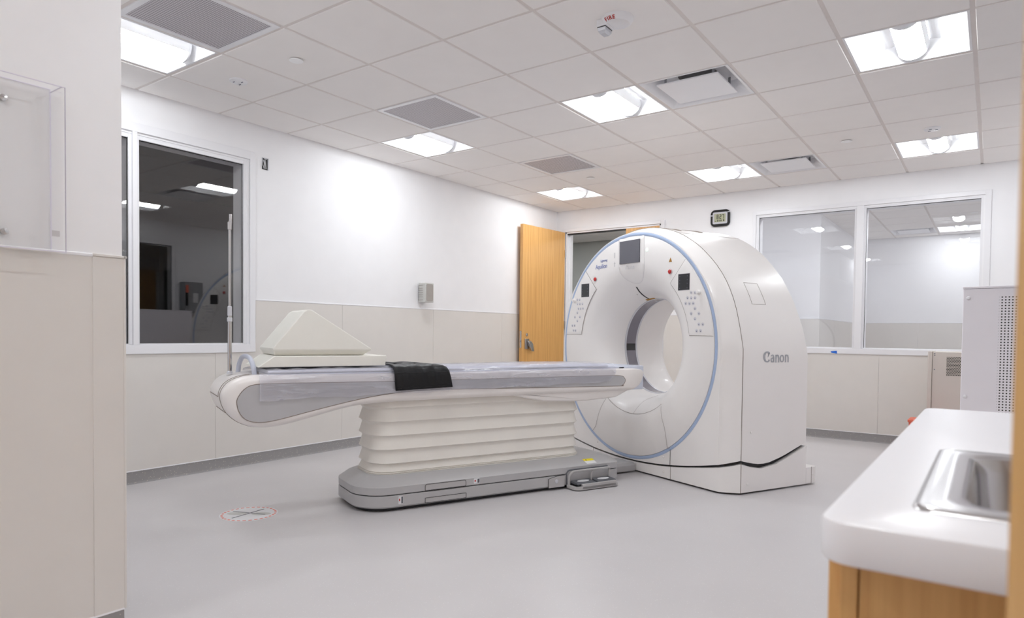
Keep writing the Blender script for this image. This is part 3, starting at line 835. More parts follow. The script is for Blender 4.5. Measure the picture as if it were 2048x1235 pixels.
# ------------------------------------------------------------------ scanner gantry (local x across, y into depth, z up)
G0 = (2.502, -2.878, 0.0); GROT = math.radians(-23.3)
g = thing('ct_scanner', 'large round white scanner gantry with pale blue ring and open bore', 'medical scanner', G0, GROT)
CZ = 0.988
def table(tab, a):
    for (a0, r0), (a1, r1) in zip(tab, tab[1:]):
        if a <= a1: k = (a - a0) / (a1 - a0); k = k * k * (3 - 2 * k) * 0.4 + k * 0.6; return r0 + (r1 - r0) * k
    return tab[-1][1]
RF = [(0, 1.014), (4, 1.003), (11, 0.991), (20, 0.986), (29, 0.979), (37, 0.968), (45, 0.957), (60, 0.945), (75, 0.937), (90, 0.934)]
RB = [(0, 1.03), (6, 1.012), (12, 0.994), (17, 0.981), (28, 0.965), (41, 0.955), (53, 0.953), (70, 0.951), (90, 0.950)]
def slit(t): return 0.09 + 0.13 * t * t
def sideslit(s):
    tab = [(0.105, 0.232), (0.155, 0.219), (0.257, 0.198), (0.36, 0.195), (0.52, 0.232), (0.685, 0.288), (0.8, 0.325)]
    for (a, x), (b, y) in zip(tab, tab[1:]):
        if s <= b: return x + (y - x) * max(0, (s - a) / (b - a))
    return tab[-1][1]
NA, NS = 44, 12
def path(s_, W, rad, zb):
    """open outline from the right bottom, up the side, over the top, down to the left bottom"""
    out = [(W, zb + (CZ - zb) * k / NS) for k in range(NS)]
    for k in range(NA + 1):
        a = 180 * k / NA; r = rad(min(a, 180 - a)); out.append((r * math.cos(math.radians(a)), CZ + r * math.sin(math.radians(a))))
    out += [(-W, zb + (CZ - zb) * k / NS) for k in range(NS - 1, -1, -1)]
    return [(x, s_, z) for x, z in out]
f0 = lambda d: (lambda a: table(RF, a) - d)
def mixr(k): return lambda a: table(RF, a) * (1 - k) + table(RB, a) * k
RI, RO = 0.866, 0.891                     # pale blue ring
# front housing: flat corner plates, then the rounded shoulder back to the side covers
fh = MB()
def o1(d, s_): return path(s_, 1.014 - d, f0(d), slit(0.907) + 0.0)
O = [(x, z) for x, _, z in path(0, 0.914, lambda a: max(RO + 0.006, table(RF, a) - 0.1 + (0.03 if a > 25 else 0.03 * a / 25)), slit(0.907))]
bot = [(-0.914 + 1.828 * k / 40, slit(-0.914 + 1.828 * k / 40)) for k in range(1, 40)]
ringpts = O + bot
inner = []
for x, z in ringpts:
    a = math.atan2(z - CZ, x); inner.append((RO * math.cos(a), 0.0, CZ + RO * math.sin(a)))
fh.loft([inner, [(x, 0.0, z) for x, z in ringpts]], True, False)
sh = [[(x, 0.0, z) for x, z in O]]
for k in range(1, 9):
    q = k / 8; s_ = 0.105 * q; d = 0.1 * (1 - math.sin(q * PI / 2) * 0.45 - q * 0.55)
    W = 0.914 + 0.1 * (0.2 * math.sin(q * PI / 2) + 0.8 * q)
    P1 = path(s_, W, f0(d * (1 - 0.35 * (1 - q))), slit(0.907) + (0.232 - slit(0.907)) * q)
    sh.append([(a[0] * (1 - q) ** 4 + b[0] * (1 - (1 - q) ** 4), b[1], a[2] * (1 - q) ** 4 + b[2] * (1 - (1 - q) ** 4)) for a, b in zip(sh[0], P1)])
fh.loft(sh, False, False)
fh.build('front_housing', 'gant', g, ang=50)
# barrel covers
def barrel(name, i0, i1, s0=0.1085, s1=0.765):
    rings = []
    for k in range(13):
        s_ = s0 + (s1 - s0) * k / 12; q = (s_ - 0.105) / 0.66
        rings.append(path(s_, 1.015 + 0.025 * q, mixr(q), sideslit(s_))[i0:i1])
    s_ = s1 + 0.018; last = path(s_, 1.0, lambda a: table(RB, a) - 0.03, sideslit(s_))[i0:i1]
    rings.append(last)
    b = MB().loft(rings, False, False); return b.build(name, 'gant', g, ang=40)
NP = 2 * NS + NA + 1
ta, tb = NS + 16, NS + NA - 16
barrel('side_cover', 0, ta + 1); barrel('side_cover', tb, NP); barrel('top_cover', ta, tb + 1)
# rear cover
rc = MB(); Ob = path(0.783, 1.0, lambda a: table(RB, a) - 0.03, 0.325)
Ob = [(x, z) for x, _, z in Ob] + [(-1.0 + 2.0 * k / 20, 0.325) for k in range(1, 20)]
ib = [(0.48 * math.cos(math.atan2(z - CZ, x)), 0.783, CZ + 0.48 * math.sin(math.atan2(z - CZ, x))) for x, z in Ob]
rc.loft([ib, [(x, 0.783, z) for x, z in Ob]], True, False)
rc.lathe([(0.48, 0.783), (0.455, 0.776), (0.432, 0.755), (0.42, 0.70), (0.41, 0.62), (0.400, 0.50), (0.394, 0.412)], 96, (0, 0, CZ), 'y')
rc.build('rear_cover', 'gant', g, ang=50)
# front disc with the trumpet shaped mouth
prof = [(RI, 0.004), (RI - 0.001, -0.005), (RI - 0.006, -0.008), (0.74, -0.008), (0.68, -0.0075), (0.645, -0.005), (0.61, 0.002), (0.575, 0.014), (0.54, 0.033), (0.505, 0.06), (0.472, 0.095), (0.443, 0.135), (0.419, 0.18), (0.402, 0.222), (0.392, 0.258), (0.388, 0.272)]
MB().lathe(prof, 160, (0, 0, CZ), 'y').build('front_cover', 'gant', g, ang=50)
MB().lathe([(RI + 0.001, 0.006), (RI + 0.001, -0.001), (RI + 0.004, -0.0035), (RO - 0.003, -0.0035), (RO, -0.001), (RO, 0.006)], 160, (0, 0, CZ), 'y').build('trim_ring', 'blue', g, ang=50)
MB().lathe([(0.3895, 0.272), (0.383, 0.274), (0.381, 0.286), (0.384, 0.288)], 120, (0, 0, CZ), 'y').build('bore_ring', 'silver', g)
MB().lathe([(0.386, 0.287), (0.386, 0.394)], 120, (0, 0, CZ), 'y').build('scan_window', 'window', g)
MB().lathe([(0.386, 0.393), (0.383, 0.395), (0.385, 0.410), (0.395, 0.413)], 120, (0, 0, CZ), 'y').build('bore_ring', 'silver', g)
wd = MB().lathe([(0.3853, 0.2885), (0.3853, 0.3925)], 6, (0, 0, CZ), 'y', math.radians(178), math.radians(187)); wd.build('scan_window_strip', 'panel', g)
lw = MB()
for a in (math.radians(83), math.radians(84)): pass
def mouth(r):                     # depth of the front surface at radius r
    for (r0, s0), (r1, s1) in zip(prof[2:], prof[3:]):
        if r >= r1: return s0 + (s1 - s0) * (r - r0) / (r1 - r0)
    return prof[-1][1]
def mp(t, z, off=0.0012):
    r = math.hypot(t, z - CZ); r2 = min(r, RI - 0.006)
    return (t, mouth(r2) - off, z)
def ribbon(pts, w, name, m, parent, off=0.0012, n=4):
    """thin strip lying on the front surface along a polyline in (across, up)"""
    P = spline(pts, n, False) if len(pts) > 2 else [(pts[0][0] + (pts[1][0] - pts[0][0]) * k / 16, pts[0][1] + (pts[1][1] - pts[0][1]) * k / 16) for k in range(17)]
    L, R = [], []
    for i, (x, z) in enumerate(P):
        a, b = P[max(0, i - 1)], P[min(len(P) - 1, i + 1)]; dx, dz = b[0] - a[0], b[1] - a[1]; q = math.hypot(dx, dz) or 1
        L.append(mp(x - dz / q * w / 2, z + dx / q * w / 2, off)); R.append(mp(x + dz / q * w / 2, z - dx / q * w / 2, off))
    return MB().loft([L, R], False, False).build(name, m, parent)
# dark curved laser slot from the mouth to the bore, yellow-green at its inner end
rp = lambda r, a: (r * math.cos(math.radians(a)), CZ + r * math.sin(math.radians(a)))
ribbon([rp(0.476, 95), rp(0.44, 97.5), rp(0.41, 99.5), rp(0.39, 101)], 0.013, 'laser_slot', 'black', g, 0.002)
ribbon([rp(0.391, 106), rp(0.3895, 102), rp(0.3885, 98), rp(0.388, 92)], 0.008, 'laser_marker', 'amber', g, 0.002)
fdisc0 = rp(0.43, 104.3); ribbon([(fdisc0[0] - 0.003, fdisc0[1]), (fdisc0[0] + 0.003, fdisc0[1])], 0.006, 'sensor_hole', 'gseam', g, 0.002)
# seams
ribbon([(0.461, slit(0.46)), (0.461, 0.232)], 0.004, 'panel_gap', 'dark', g, 0.0012 - 0.0075 + 0.002)
SE = MB
ribbon([(0.461, 0.252), rp(0.86, -59.5), rp(0.74, -56.5), rp(0.635, -54.9), rp(0.56, -53.5)], 0.0026, 'panel_gap', 'gseam', g)
ribbon([(-0.461, 0.252), rp(0.80, -121.3), rp(0.73, -122.6), rp(0.615, -124.5), rp(0.556, -125.8)], 0.0026, 'panel_gap', 'gseam', g)
ribbon([rp(0.541, -126 + 73 * k / 12) for k in range(13)], 0.0026, 'panel_gap', 'gseam', g, 0.0014)
ribbon([rp(0.539, -89), rp(0.484, -88.4), rp(0.438, -87.2), rp(0.413, -81), rp(0.40, -74)], 0.002, 'panel_gap', 'gseam', g)
def tubeline(name, pts, r, m): return MB().tube(pts, r, 5).build(name, m, g)
sp_ = path(0.1065, 1.0165, f0(-0.0015), 0.232)
tubeline('panel_gap', sp_, 0.0019, 'gseam')
for idx, sgn in ((ta, 1), (tb, -1)):
    pts = []
    for k in range(13):
        s_ = 0.1085 + 0.655 * k / 12; q = (s_ - 0.105) / 0.66; x, y, z = path(s_, 1.015 + 0.025 * q, mixr(q), 0.3)[idx]; pts.append((x, y, z))
    tubeline('panel_gap', pts, 0.0016, 'gseam')
# service hatch outline and vents on top
def on_barrel(s_, a, off=0.001):
    q = (s_ - 0.105) / 0.66; r = mixr(q)(min(a, 180 - a)) + off
    return (r * math.cos(math.radians(a)), s_, CZ + r * math.sin(math.radians(a)))
def hatch(s0, s1, a0, a1, off, lean=0.0):
    P = []
    for k in range(9): P.append((s0 + (s1 - s0) * k / 8, a1))
    for k in range(1, 9): P.append((s1, a1 + (a0 - a1) * k / 8))
    for k in range(1, 9): P.append((s1 + (s0 - s1) * k / 8, a0))
    for k in range(1, 8): P.append((s0, a0 + (a1 - a0) * k / 8))
    return [on_barrel(s, a, off) for s, a in P]
MB().tube(hatch(0.285, 0.43, 18.5, 28.5, 0.0002), 0.0013, 5, loop=True).build('service_hatch', 'gseam', g)
for s0 in (0.22, 0.45):
    pts = []
    for k in range(24):
        a = 2 * PI * k / 24; pts.append(on_barrel(s0 + 0.035 * math.cos(a), 80 + 9 * math.sin(a), 0.0))
    MB().tube(pts, 0.004, 6, loop=True).build('top_vent', 'gseam', g)
# base plinth with its wavy top edge and a dark gap under the covers
W0 = 1.018
fp = [(1.045, 0.765), (1.038, 0.60), (1.032, 0.45), (1.026, 0.30), (1.02, 0.20), (W0, 0.105), (0.985, 0.068), (0.95, 0.033), (0.918, 0.008), (0.89, 0.003)]
fp += [(0.89 - 1.78 * k / 36, 0.003) for k in range(1, 36)]
fp += [(-x, y) for x, y in fp[9::-1]]
def ptop(x, y): return (slit(x) if y < 0.02 else (sideslit(y) if y >= 0.105 else slit(0.907) + (0.232 - slit(0.907)) * (y / 0.105))) - (0.014 + 0.010 * max(0, min(1, (x * x - 0.5) * 2.2)) + (0.010 * math.sin(PI * max(0, min(1, (y - 0.105) / 0.62))) if y > 0.105 else 0))
pl = MB(); lo = [(x, y, 0.012) for x, y in fp]; hi = [(x, y, ptop(x, y)) for x, y in fp]
pl.loft([lo, hi], False, False)
hin = [(x * 0.965, 0.03 + y * 0.95, ptop(x, y)) for x, y in fp]; pl.loft([hi, hin], False, False)
pl.build('base_plinth', 'gant', g, ang=30)
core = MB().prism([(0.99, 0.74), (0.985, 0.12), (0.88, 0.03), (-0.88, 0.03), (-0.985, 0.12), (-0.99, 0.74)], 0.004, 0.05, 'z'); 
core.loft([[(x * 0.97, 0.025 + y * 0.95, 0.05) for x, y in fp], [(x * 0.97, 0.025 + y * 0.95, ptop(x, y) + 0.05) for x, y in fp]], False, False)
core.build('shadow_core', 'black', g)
ft = MB().prism(rrect(-1.048, 1.048, 0.766, 0.885, (0.012, 0.02, 0.02, 0.012), 4), 0.012, 0.132, 'z'); ft.build('rear_foot', 'gant', g, bev=0.003)
for x in (0.461, -0.461): box(x - 0.0015, x + 0.0015, 0.0015, 0.006, 0.012, slit(x) - 0.012).build('panel_gap', 'gseam', g)
for sx in (1, -1): box(sx * (W0 + 0.0005) - 0.0015, sx * (W0 + 0.0005) + 0.0015, 0.1035, 0.1065, 0.012, 0.22).build('panel_gap', 'gseam', g)
box(1.0465, 1.0495, 0.822, 0.825, 0.012, 0.132).build('panel_gap', 'gseam', g)
# screw caps
def cap(p, ax, sg=1):
    MB().lathe([(0.009, 0), (0.008, 0.004 * sg), (0.001, 0.006 * sg)], 14, p, ax).build('screw_cap', 'gant', g)
for x, z in ((0.39, 0.055), (0.39, 0.165), (-0.40, 0.165)): cap((x, 0.0015, z), 'y', -1)
cap((1.021, 0.17, 0.07), 'x'); cap((1.0195, 0.2, 0.42), 'x'); cap((1.0485, 0.84, 0.075), 'x'); cap((1.021, 0.72, 0.10), 'x')
# display with its tongue shaped surround
tg = rrect(-0.152, 0.152, 1.486, 1.846, (0.15, 0.012, 0.012, 0.15), 10)
tgb = MB(); 
def dome(poly, off): return [mp(x, z, off) for x, z in poly]
ds_ = g
cen = [(0.0, 1.66)] 
ctr = lambda k: [(x * k, 1.66 + (z - 1.66) * k) for x, z in tg]
tgb.loft([dome(ctr(1.0), 0.0003), dome(ctr(0.992), 0.0018), dome(ctr(0.8), 0.0018), dome(ctr(0.6), 0.0018), dome(ctr(0.4), 0.0018), dome(ctr(0.2), 0.0018), dome(ctr(0.01), 0.0018)], True, False)
tongue = tgb.build('display_surround', 'gant', g, ang=50)
MB().tube(dome(tg, 0.0006), 0.0011, 5, loop=True).build('panel_gap', 'inkl', tongue)
box(-0.133, 0.105, -0.0165, -0.008, 1.643, 1.824).build('display', 'screen', g, bev=0.002)
# indicator, warning triangle, emergency buttons
def fdisc(name, t, z, r, h, m, par=None):
    return MB().lathe([(r, 0.0), (r, -h * 0.6), (r * 0.7, -h), (0.0005, -h * 1.05)], 20, (t, mp(t, z)[1] + 0.001, z), 'y').build(name, m, par or g)
fdisc('indicator_lamp', 0.181, 1.731, 0.013, 0.003, 'green')
MB().prism([(0.42, 1.616), (0.451, 1.616), (0.4355, 1.647)], -0.0098, -0.007, 'y').build('warning_symbol', 'amber', g)
for t in (-0.45, 0.435):
    e = fdisc('emergency_stop', t, 1.544, 0.021, 0.004, 'inkl'); fdisc('push_button', t, 1.544, 0.016, 0.014, 'red', e)
MB().box(-0.205, -0.197, -0.0092, -0.007, 1.70, 1.745).box(-0.21, -0.192, -0.0092, -0.007, 1.655, 1.66).box(-0.203, -0.199, -0.0092, -0.007, 1.63, 1.67).build('printed_symbol', 'inkl', g)
# control panels
BR = [(0.648, 1.381), (0.684, 1.379), (0.614, 1.344), (0.649, 1.342), (0.685, 1.342), (0.597, 1.305), (0.632, 1.304), (0.669, 1.304), (0.687, 1.266), (0.652, 1.231), (0.724, 1.231), (0.689, 1.194), (0.726, 1.155), (0.762, 1.155), (0.706, 1.109), (0.742, 1.109)]
BL = [(-0.70, 1.38), (-0.666, 1.379), (-0.697, 1.342), (-0.662, 1.341), (-0.625, 1.341), (-0.682, 1.301), (-0.650, 1.30), (-0.616, 1.301), (-0.697, 1.265), (-0.733, 1.228), (-0.660, 1.228), (-0.696, 1.193), (-0.769, 1.153), (-0.737, 1.153), (-0.751, 1.108), (-0.721, 1.108)]
for sg, bl, knob, cen_, scr in ((1, BR, (0.725, 1.380), (0.688, 1.231), (0.521, 0.631, 1.402, 1.518)), (-1, BL, (-0.74, 1.376), (-0.695, 1.228), (-0.641, -0.534, 1.40, 1.512))):
    arc = [(0.861 * math.cos(math.radians(a)), CZ + 0.861 * math.sin(math.radians(a))) for a in [5.8 + (47.2 - 5.8) * k / 20 for k in range(21)]]
    arc2 = [(0.642 * math.cos(math.radians(a)), CZ + 0.642 * math.sin(math.radians(a))) for a in [47 - (47 - 8.0) * k / 16 for k in range(17)]]
    poly = [(sg * x, z) for x, z in arc + arc2]
    cp = MB(); top = inset(poly, 0.003)
    cp.loft([[(x, -0.006, z) for x, z in poly], [(x, -0.0095, z) for x, z in poly], [(x, -0.0102, z) for x, z in inset(poly, 0.0015)]], True, True)
    cpo = cp.build('control_panel', 'gant', g, ang=50)
    edge = [(x, -0.0085, z) for x, z in inset(poly, -0.0015)]
    ln = MB().tube([edge[20], edge[21]], 0.0016, 5); ln.tube(edge[21:] + [edge[0]], 0.0013, 5); ln.build('panel_gap', 'gseam', cpo)
    box(scr[0] - 0.003, scr[1] + 0.003, -0.0108, -0.009, scr[2] - 0.003, scr[3] + 0.003).build('display_rim', 'inkl', cpo)
    box(scr[0], scr[1], -0.0118, -0.009, scr[2], scr[3]).build('display', 'panel', cpo)
    mk = MB()
    for z in (0.12, 0.4, 0.62, 0.86):
        for x in (0.14, 0.8): mk.box(scr[0] + (scr[1] - scr[0]) * x - 0.003, scr[0] + (scr[1] - scr[0]) * x + 0.003, -0.0122, -0.0115, scr[2] + (scr[3] - scr[2]) * z - 0.002, scr[2] + (scr[3] - scr[2]) * z + 0.002)
    mk.build('display_marking', 'btnd', cpo)
    bb = None
    for t, z in bl:
        if bb is None:
            bb = MB().lathe([(0.0125, -0.0095), (0.0125, -0.0115), (0.0105, -0.0122), (0.0095, -0.0112), (0.007, -0.0108), (0.0005, -0.0104)], 18, (0, 0, 0), 'y').build('button', 'btn', cpo)
            mm = MB().box(-0.004, 0.004, -0.0116, -0.0106, -0.005, 0.003).build('button_mark', 'btnd', None)
            bpy.data.objects.remove(mm); bb.location = (t, 0, z)
        else:
            c = bb.copy(); COL.objects.link(c); c.parent = cpo; c.location = (t, 0, z)
    mk2 = MB()
    for t, z in bl: mk2.box(t - 0.0032, t + 0.0032, -0.0122, -0.0106, z - 0.006, z + 0.0005)
    mk2.build('button_mark', 'btnd', cpo)
    MB().lathe([(0.04, -0.0095), (0.04, -0.0104), (0.037, -0.0104), (0.037, -0.0098)], 32, (cen_[0], 0, cen_[1]), 'y').build('direction_pad', 'gant', cpo)
    MB().lathe([(0.016, -0.009), (0.015, -0.03), (0.012, -0.034), (0.0005, -0.035)], 20, (knob[0], 0, knob[1]), 'y').build('knob', 'gant', cpo)
# lettering
text_mesh('lettering', 'Aquilion', 0.052, basis((-0.452, -0.009, 1.628), (1, 0, 0.02), (-0.02, 0, 1)), 'ink', g, shear=0.12, sx=0.88)
text_mesh('lettering', 'Lightning', 0.028, basis((-0.385, -0.009, 1.683), (1, 0, 0.02), (-0.02, 0, 1)), 'ink', g, shear=0.12, sx=0.88)
def canon(o, ex, ey, h, m, depth):
    """five bold serif letters drawn as strokes of changing width"""
    b = MB(); ex, ey = Vector(ex), Vector(ey); nz = ex.cross(ey) * depth; o = Vector(o)
    def stroke(pts, ws):
        L, R = [], []
        for i, p in enumerate(pts):
            a, c = pts[max(0, i - 1)], pts[min(len(pts) - 1, i + 1)]; dx, dy = c[0] - a[0], c[1] - a[1]; q = math.hypot(dx, dy) or 1
            w = ws[i] / 2; L.append((p[0] - dy / q * w, p[1] + dx / q * w)); R.append((p[0] + dy / q * w, p[1] - dx / q * w))
        P = lambda q: o + ex * q[0] * h + ey * q[1] * h
        b.loft([[P(q) for q in L], [P(q) + nz for q in L], [P(q) + nz for q in R], [P(q) for q in R]], False, False)
    def arc(cx, cy, rx, ry, a0, a1, w0, w1, n=20):
        pts, ws = [], []
        for k in range(n + 1):
            a = math.radians(a0 + (a1 - a0) * k / n); pts.append((cx + rx * math.cos(a), cy + ry * math.sin(a)))
            s = abs(math.cos(a)); ws.append(w0 + (w1 - w0) * s)
        stroke(pts, ws)
    arc(0.46, 0.5, 0.36, 0.43, 38, 322, 0.09, 0.24)
    stroke([(0.74, 0.86), (0.62, 0.62), (0.56, 0.48)], [0.15, 0.10, 0.03])
    x = 0.90
    arc(x + 0.22, 0.22, 0.15, 0.17, 20, 340, 0.06, 0.15); stroke([(x + 0.40, 0.5), (x + 0.40, 0.02)], [0.15, 0.15]); stroke([(x + 0.06, 0.56), (x + 0.2, 0.66), (x + 0.33, 0.64), (x + 0.40, 0.48)], [0.07, 0.09, 0.12, 0.15])
    for x in (1.50, 2.74):
        stroke([(x + 0.09, 0.68), (x + 0.09, 0.0)], [0.15, 0.15]); stroke([(x + 0.1, 0.52), (x + 0.24, 0.65), (x + 0.38, 0.6), (x + 0.43, 0.4)], [0.06, 0.1, 0.14, 0.15]); stroke([(x + 0.43, 0.42), (x + 0.43, 0.0)], [0.15, 0.15])
    arc(2.36, 0.34, 0.22, 0.29, 0, 360, 0.07, 0.16, 28)
    return b
canon((1.0230, 0.304, 0.895), (0.0385, 1, 0), (0, 0, 1), 0.079, 'inkg', 0.0012).build('lettering', 'inkg', g)
canon((-0.062, -0.0135, 1.596), (1, 0, 0), (0, 0, 1), 0.033, 'inkl', 0.0008).build('lettering', 'inkl', g)

# ------------------------------------------------------------------ patient table (same local frame)
tb_ = thing('patient_table', 'long white and grey scanner patient table on a pleated lifting column', 'patient table', G0, GROT)
def prof_ring(poly, y): return [(y, s, z) for s, z in poly]       # local: x = across, y = along
def body(name, poly, W, rv, Rt, m, n=6, par=tb_):
    rings = []
    for sg in (-1, 1):
        rr = []
        for k in range(n + 1):
            ph = PI / 2 * k / n
            rr.append(prof_ring(inset(poly, [v * (1 - math.cos(ph)) for v in rv]), sg * (W - Rt * (1 - math.sin(ph)))))
        rings += rr[::-1] if sg < 0 else rr
    return MB().loft(rings, True, True).build(name, m, par, ang=50)
top = [(-2.1, 0.829), (-2.55, 0.832), (-2.82, 0.834), (-2.92, 0.828), (-2.99, 0.804), (-3.03, 0.765), (-3.043, 0.714), (-3.02, 0.643), (-2.968, 0.588), (-2.90, 0.554), (-2.84, 0.543), (-2.77, 0.545), (-2.70, 0.554), (-2.59, 0.579), (-2.48, 0.606), (-2.37, 0.630), (-2.275, 0.643), (-2.1, 0.652), (-1.8, 0.656), (-1.3, 0.657),
       (-0.8, 0.657), (-0.40, 0.657), (-0.235, 0.658), (-0.185, 0.663), (-0.14, 0.692), (-0.106, 0.735), (-0.094, 0.785), (-0.10, 0.808), (-0.13, 0.82), (-0.24, 0.826), (-0.6, 0.828), (-1.3, 0.828)]
pf = spline(top, 4)
rv = []
for s, z in pf:
    k = max(0.0, min(1.0, (-2.55 - s) / 0.4)); low = max(0.0, min(1.0, (0.70 - z) / 0.04)); nose = max(0, min(1, (s + 0.25) / 0.12))
    rv.append((0.012 + 0.022 * low) * (1 - k) * (1 - 0.5 * nose) + 0.055 * k)
body('upper_frame', pf, 0.262, rv, 0.05, 'bed')
lowp = [(-1.22, 0.66), (-1.10, 0.632), (-0.97, 0.609), (-0.80, 0.600), (-0.62, 0.597), (-0.338, 0.612), (-0.225, 0.655), (-0.225, 0.68), (-1.22, 0.68)]
body('lower_cover', lowp, 0.235, [0.012] * len(lowp), 0.02, 'bed', 3)
gp = [(-2.968, 0.693), (-2.955, 0.729), (-2.927, 0.762), (-2.887, 0.781), (-2.807, 0.786), (-2.598, 0.785), (-2.103, 0.780), (-1.2, 0.778), (-0.466, 0.777), (-0.318, 0.772), (-0.287, 0.759), (-0.275, 0.740), (-0.285, 0.716), (-0.31, 0.703), (-0.345, 0.700), (-1.0, 0.709), (-1.712, 0.721), (-2.0, 0.716), (-2.2, 0.697), (-2.375, 0.668), (-2.597, 0.622), (-2.755, 0.588), (-2.847, 0.578), (-2.917, 0.594), (-2.955, 0.637)]
gps = spline(gp, 4)
for sg in (1, -1):
    a, b_ = sg * 0.2605, sg * 0.2635
    MB().prism([(s, z) for s, z in gps], min(a, b_), max(a, b_), 'x').build('side_panel', 'bedg', tb_, ang=50)
    MB().tube([(sg * 0.2628, s, z) for s, z in inset(gps, -0.001)], 0.0022, 5, loop=True).build('panel_gap', 'gseam', tb_)
# rounded head end: seams
hs_ = []
def end_pt(k, t, off=0.001):
    s, z = inset(pf, -off)[k]; return (t, s, z)
e0 = [i for i, (s, z) in enumerate(pf) if s < -2.86]
MB().tube([end_pt(i, 0.19) for i in e0], 0.0018, 5).build('panel_gap', 'gseam', tb_)
mid = [i for i in e0 if pf[i][1] > 0.70]
MB().tube([end_pt(i, 0.135) for i in mid], 0.002, 5).build('panel_gap', 'gseam', tb_)
kk = mid[-1]
MB().tube([end_pt(kk, t) for t in (-0.2, 0.0, 0.135)], 0.002, 5).tube([end_pt(kk + 5, t) for t in (-0.2, 0.0, 0.16)], 0.002, 5).build('panel_gap', 'gseam', tb_)
# couch end plate and top slab
MB().box(-0.215, 0.215, -0.40, -0.052, 0.662, 0.842).build('couch_end', 'tip', tb_, bev=0.008, seg=3)
box(-0.225, 0.225, -2.80, -0.30, 0.822, 0.8375).build('couch_top', 'blueg', tb_, bev=0.004)
box(0.216, 0.224, -0.315, -0.255, 0.8285, 0.834).build('slot', 'dark', tb_)
MB().tube(spline([(-0.15, -2.90, 0.82), (-0.14, -2.895, 0.875), (-0.08, -2.888, 0.918), (0.01, -2.88, 0.928), (0.10, -2.872, 0.915), (0.16, -2.866, 0.87), (0.172, -2.862, 0.82)], 6, False), 0.0135, 12).build('hoop_handle', 'blueg', tb_)
# pleated bellows
def rr_ring(s0, s1, w, r, d, z, n=8): return [(x, y, z) for x, y in rrect(-w - d, w + d, s0 - d, s1 + d, r + d, n)]
zs = []; ztop, pitch, zb0 = 0.66, 0.0865, 0.186
k = 0
rings = []
peaks = [0.616, 0.529, 0.443, 0.357, 0.272, 0.221]
lev = [(0.665, -0.012)]
for a, b2 in zip(peaks, peaks[1:]):
    for q in range(12):
        fr_ = q / 12; lev.append((a + (b2 - a) * fr_, -0.021 * (math.sin(PI / 2 * fr_ / 0.26) if fr_ < 0.26 else ((1 - fr_) / 0.74) ** 0.85)))
lev += [(0.219, 0.0), (0.216, -0.006), (0.213, 0.004), (0.210, 0.004), (0.208, -0.004), (0.206, 0.006), (0.200, 0.006)]
for z, d in lev: rings.append([(x + 0.0018 * math.sin(23 * z + 9 * y), y, z + 0.0015 * math.sin(7 * y + 40 * d)) for x, y, z in rr_ring(-2.185, -0.602, 0.197, 0.13, d, z, 10)])
MB().loft(rings, True, True).build('bellows', 'bell', tb_, ang=55)
# base: lower plinth, dark gap, upper housing with sloped shoulders
RC = (0.07, 0.07, 0.20, 0.20)
def base_ring(d, z, n=9):
    pts = rrect(-0.302 + d, 0.302 - d, -2.302 + d, -0.332 - d, tuple(max(0.02, q) for q in (0.20 - d, 0.08 - d * 0.5, 0.08 - d * 0.5, 0.20 - d)), n)
    return [(x, y, z) for x, y in pts]
MB().loft([base_ring(0.012, 0.022), base_ring(0.0, 0.032), base_ring(0.0, 0.094), base_ring(0.004, 0.097)], True, True).build('base_plinth', 'basg', tb_)
MB().loft([base_ring(0.012, 0.09), base_ring(0.012, 0.108)], True, True).build('base_gap', 'black', tb_)
MB().loft([base_ring(0.006, 0.102), base_ring(0.001, 0.106), base_ring(0.0, 0.148), base_ring(0.058, 0.187), base_ring(0.10, 0.203), base_ring(0.13, 0.205)], True, True).build('base_housing', 'basg', tb_, ang=14)
MB().loft([base_ring(0.03, 0.004), base_ring(0.03, 0.024)], True, True).build('base_foot', 'black', tb_)
T3 = 0.302
def outline(y0, y1, z0, z1, r, n=4): return [(T3 + 0.0012, y, z) for y, z in rrect(y0, y1, z0, z1, r, n)]
for nm, y0, y1, z0, z1, r in (('drawer', -1.892, -1.612, 0.106, 0.1435, (0.002, 0.012, 0.012, 0.002)), ('drawer', -1.892, -1.610, 0.030, 0.0605, 0.002)):
    dr = MB().prism(rrect(y0, y1, z0, z1, r, 4), T3 - 0.004, T3 + 0.0012, 'x').build(nm, 'basd', tb_)
    MB().tube(outline(y0, y1, z0, z1, r), 0.0015, 5, loop=True).build('panel_gap', 'dark', dr)
for y0, z0, z1, w in ((-2.066, 0.042, 0.091, 0.03), (-1.555, 0.112, 0.146, 0.042)):
    lk = MB().prism(rrect(y0, y0 + w, z0, z1, 0.004, 3), T3 - 0.004, T3 + 0.0013, 'x').build('lock_plate', 'paper', tb_)
    box(T3 + 0.001, T3 + 0.002, y0 + 0.62 * w, y0 + 0.95 * w, z0 + 0.004, z1 - 0.004).build('recess', 'pedal', lk)
    box(T3 + 0.001, T3 + 0.0024, y0 + 0.12 * w, y0 + 0.34 * w, z0 + 0.4 * (z1 - z0), z0 + 0.68 * (z1 - z0)).build('red_mark', 'red', lk)
lb = MB().prism([(-0.978, 0.02), (-0.846, 0.02), (-0.846, 0.097), (-0.90, 0.0965), (-0.945, 0.091), (-0.978, 0.082)], T3 - 0.004, T3 + 0.006, 'x').build('release_box', 'basd', tb_, bev=0.002)
MB().tube([(T3 + 0.0045, y, z) for y, z in [(-0.979, 0.02), (-0.979, 0.083), (-0.945, 0.092), (-0.90, 0.0975), (-0.846, 0.098)]], 0.0018, 5).build('panel_gap', 'dark', lb)
MB().lathe([(0.014, 0.006), (0.014, 0.008), (0.009, 0.0105), (0.0005, 0.0105)], 20, (T3, -0.915, 0.062), 'x').build('key_cap', 'silver', lb)
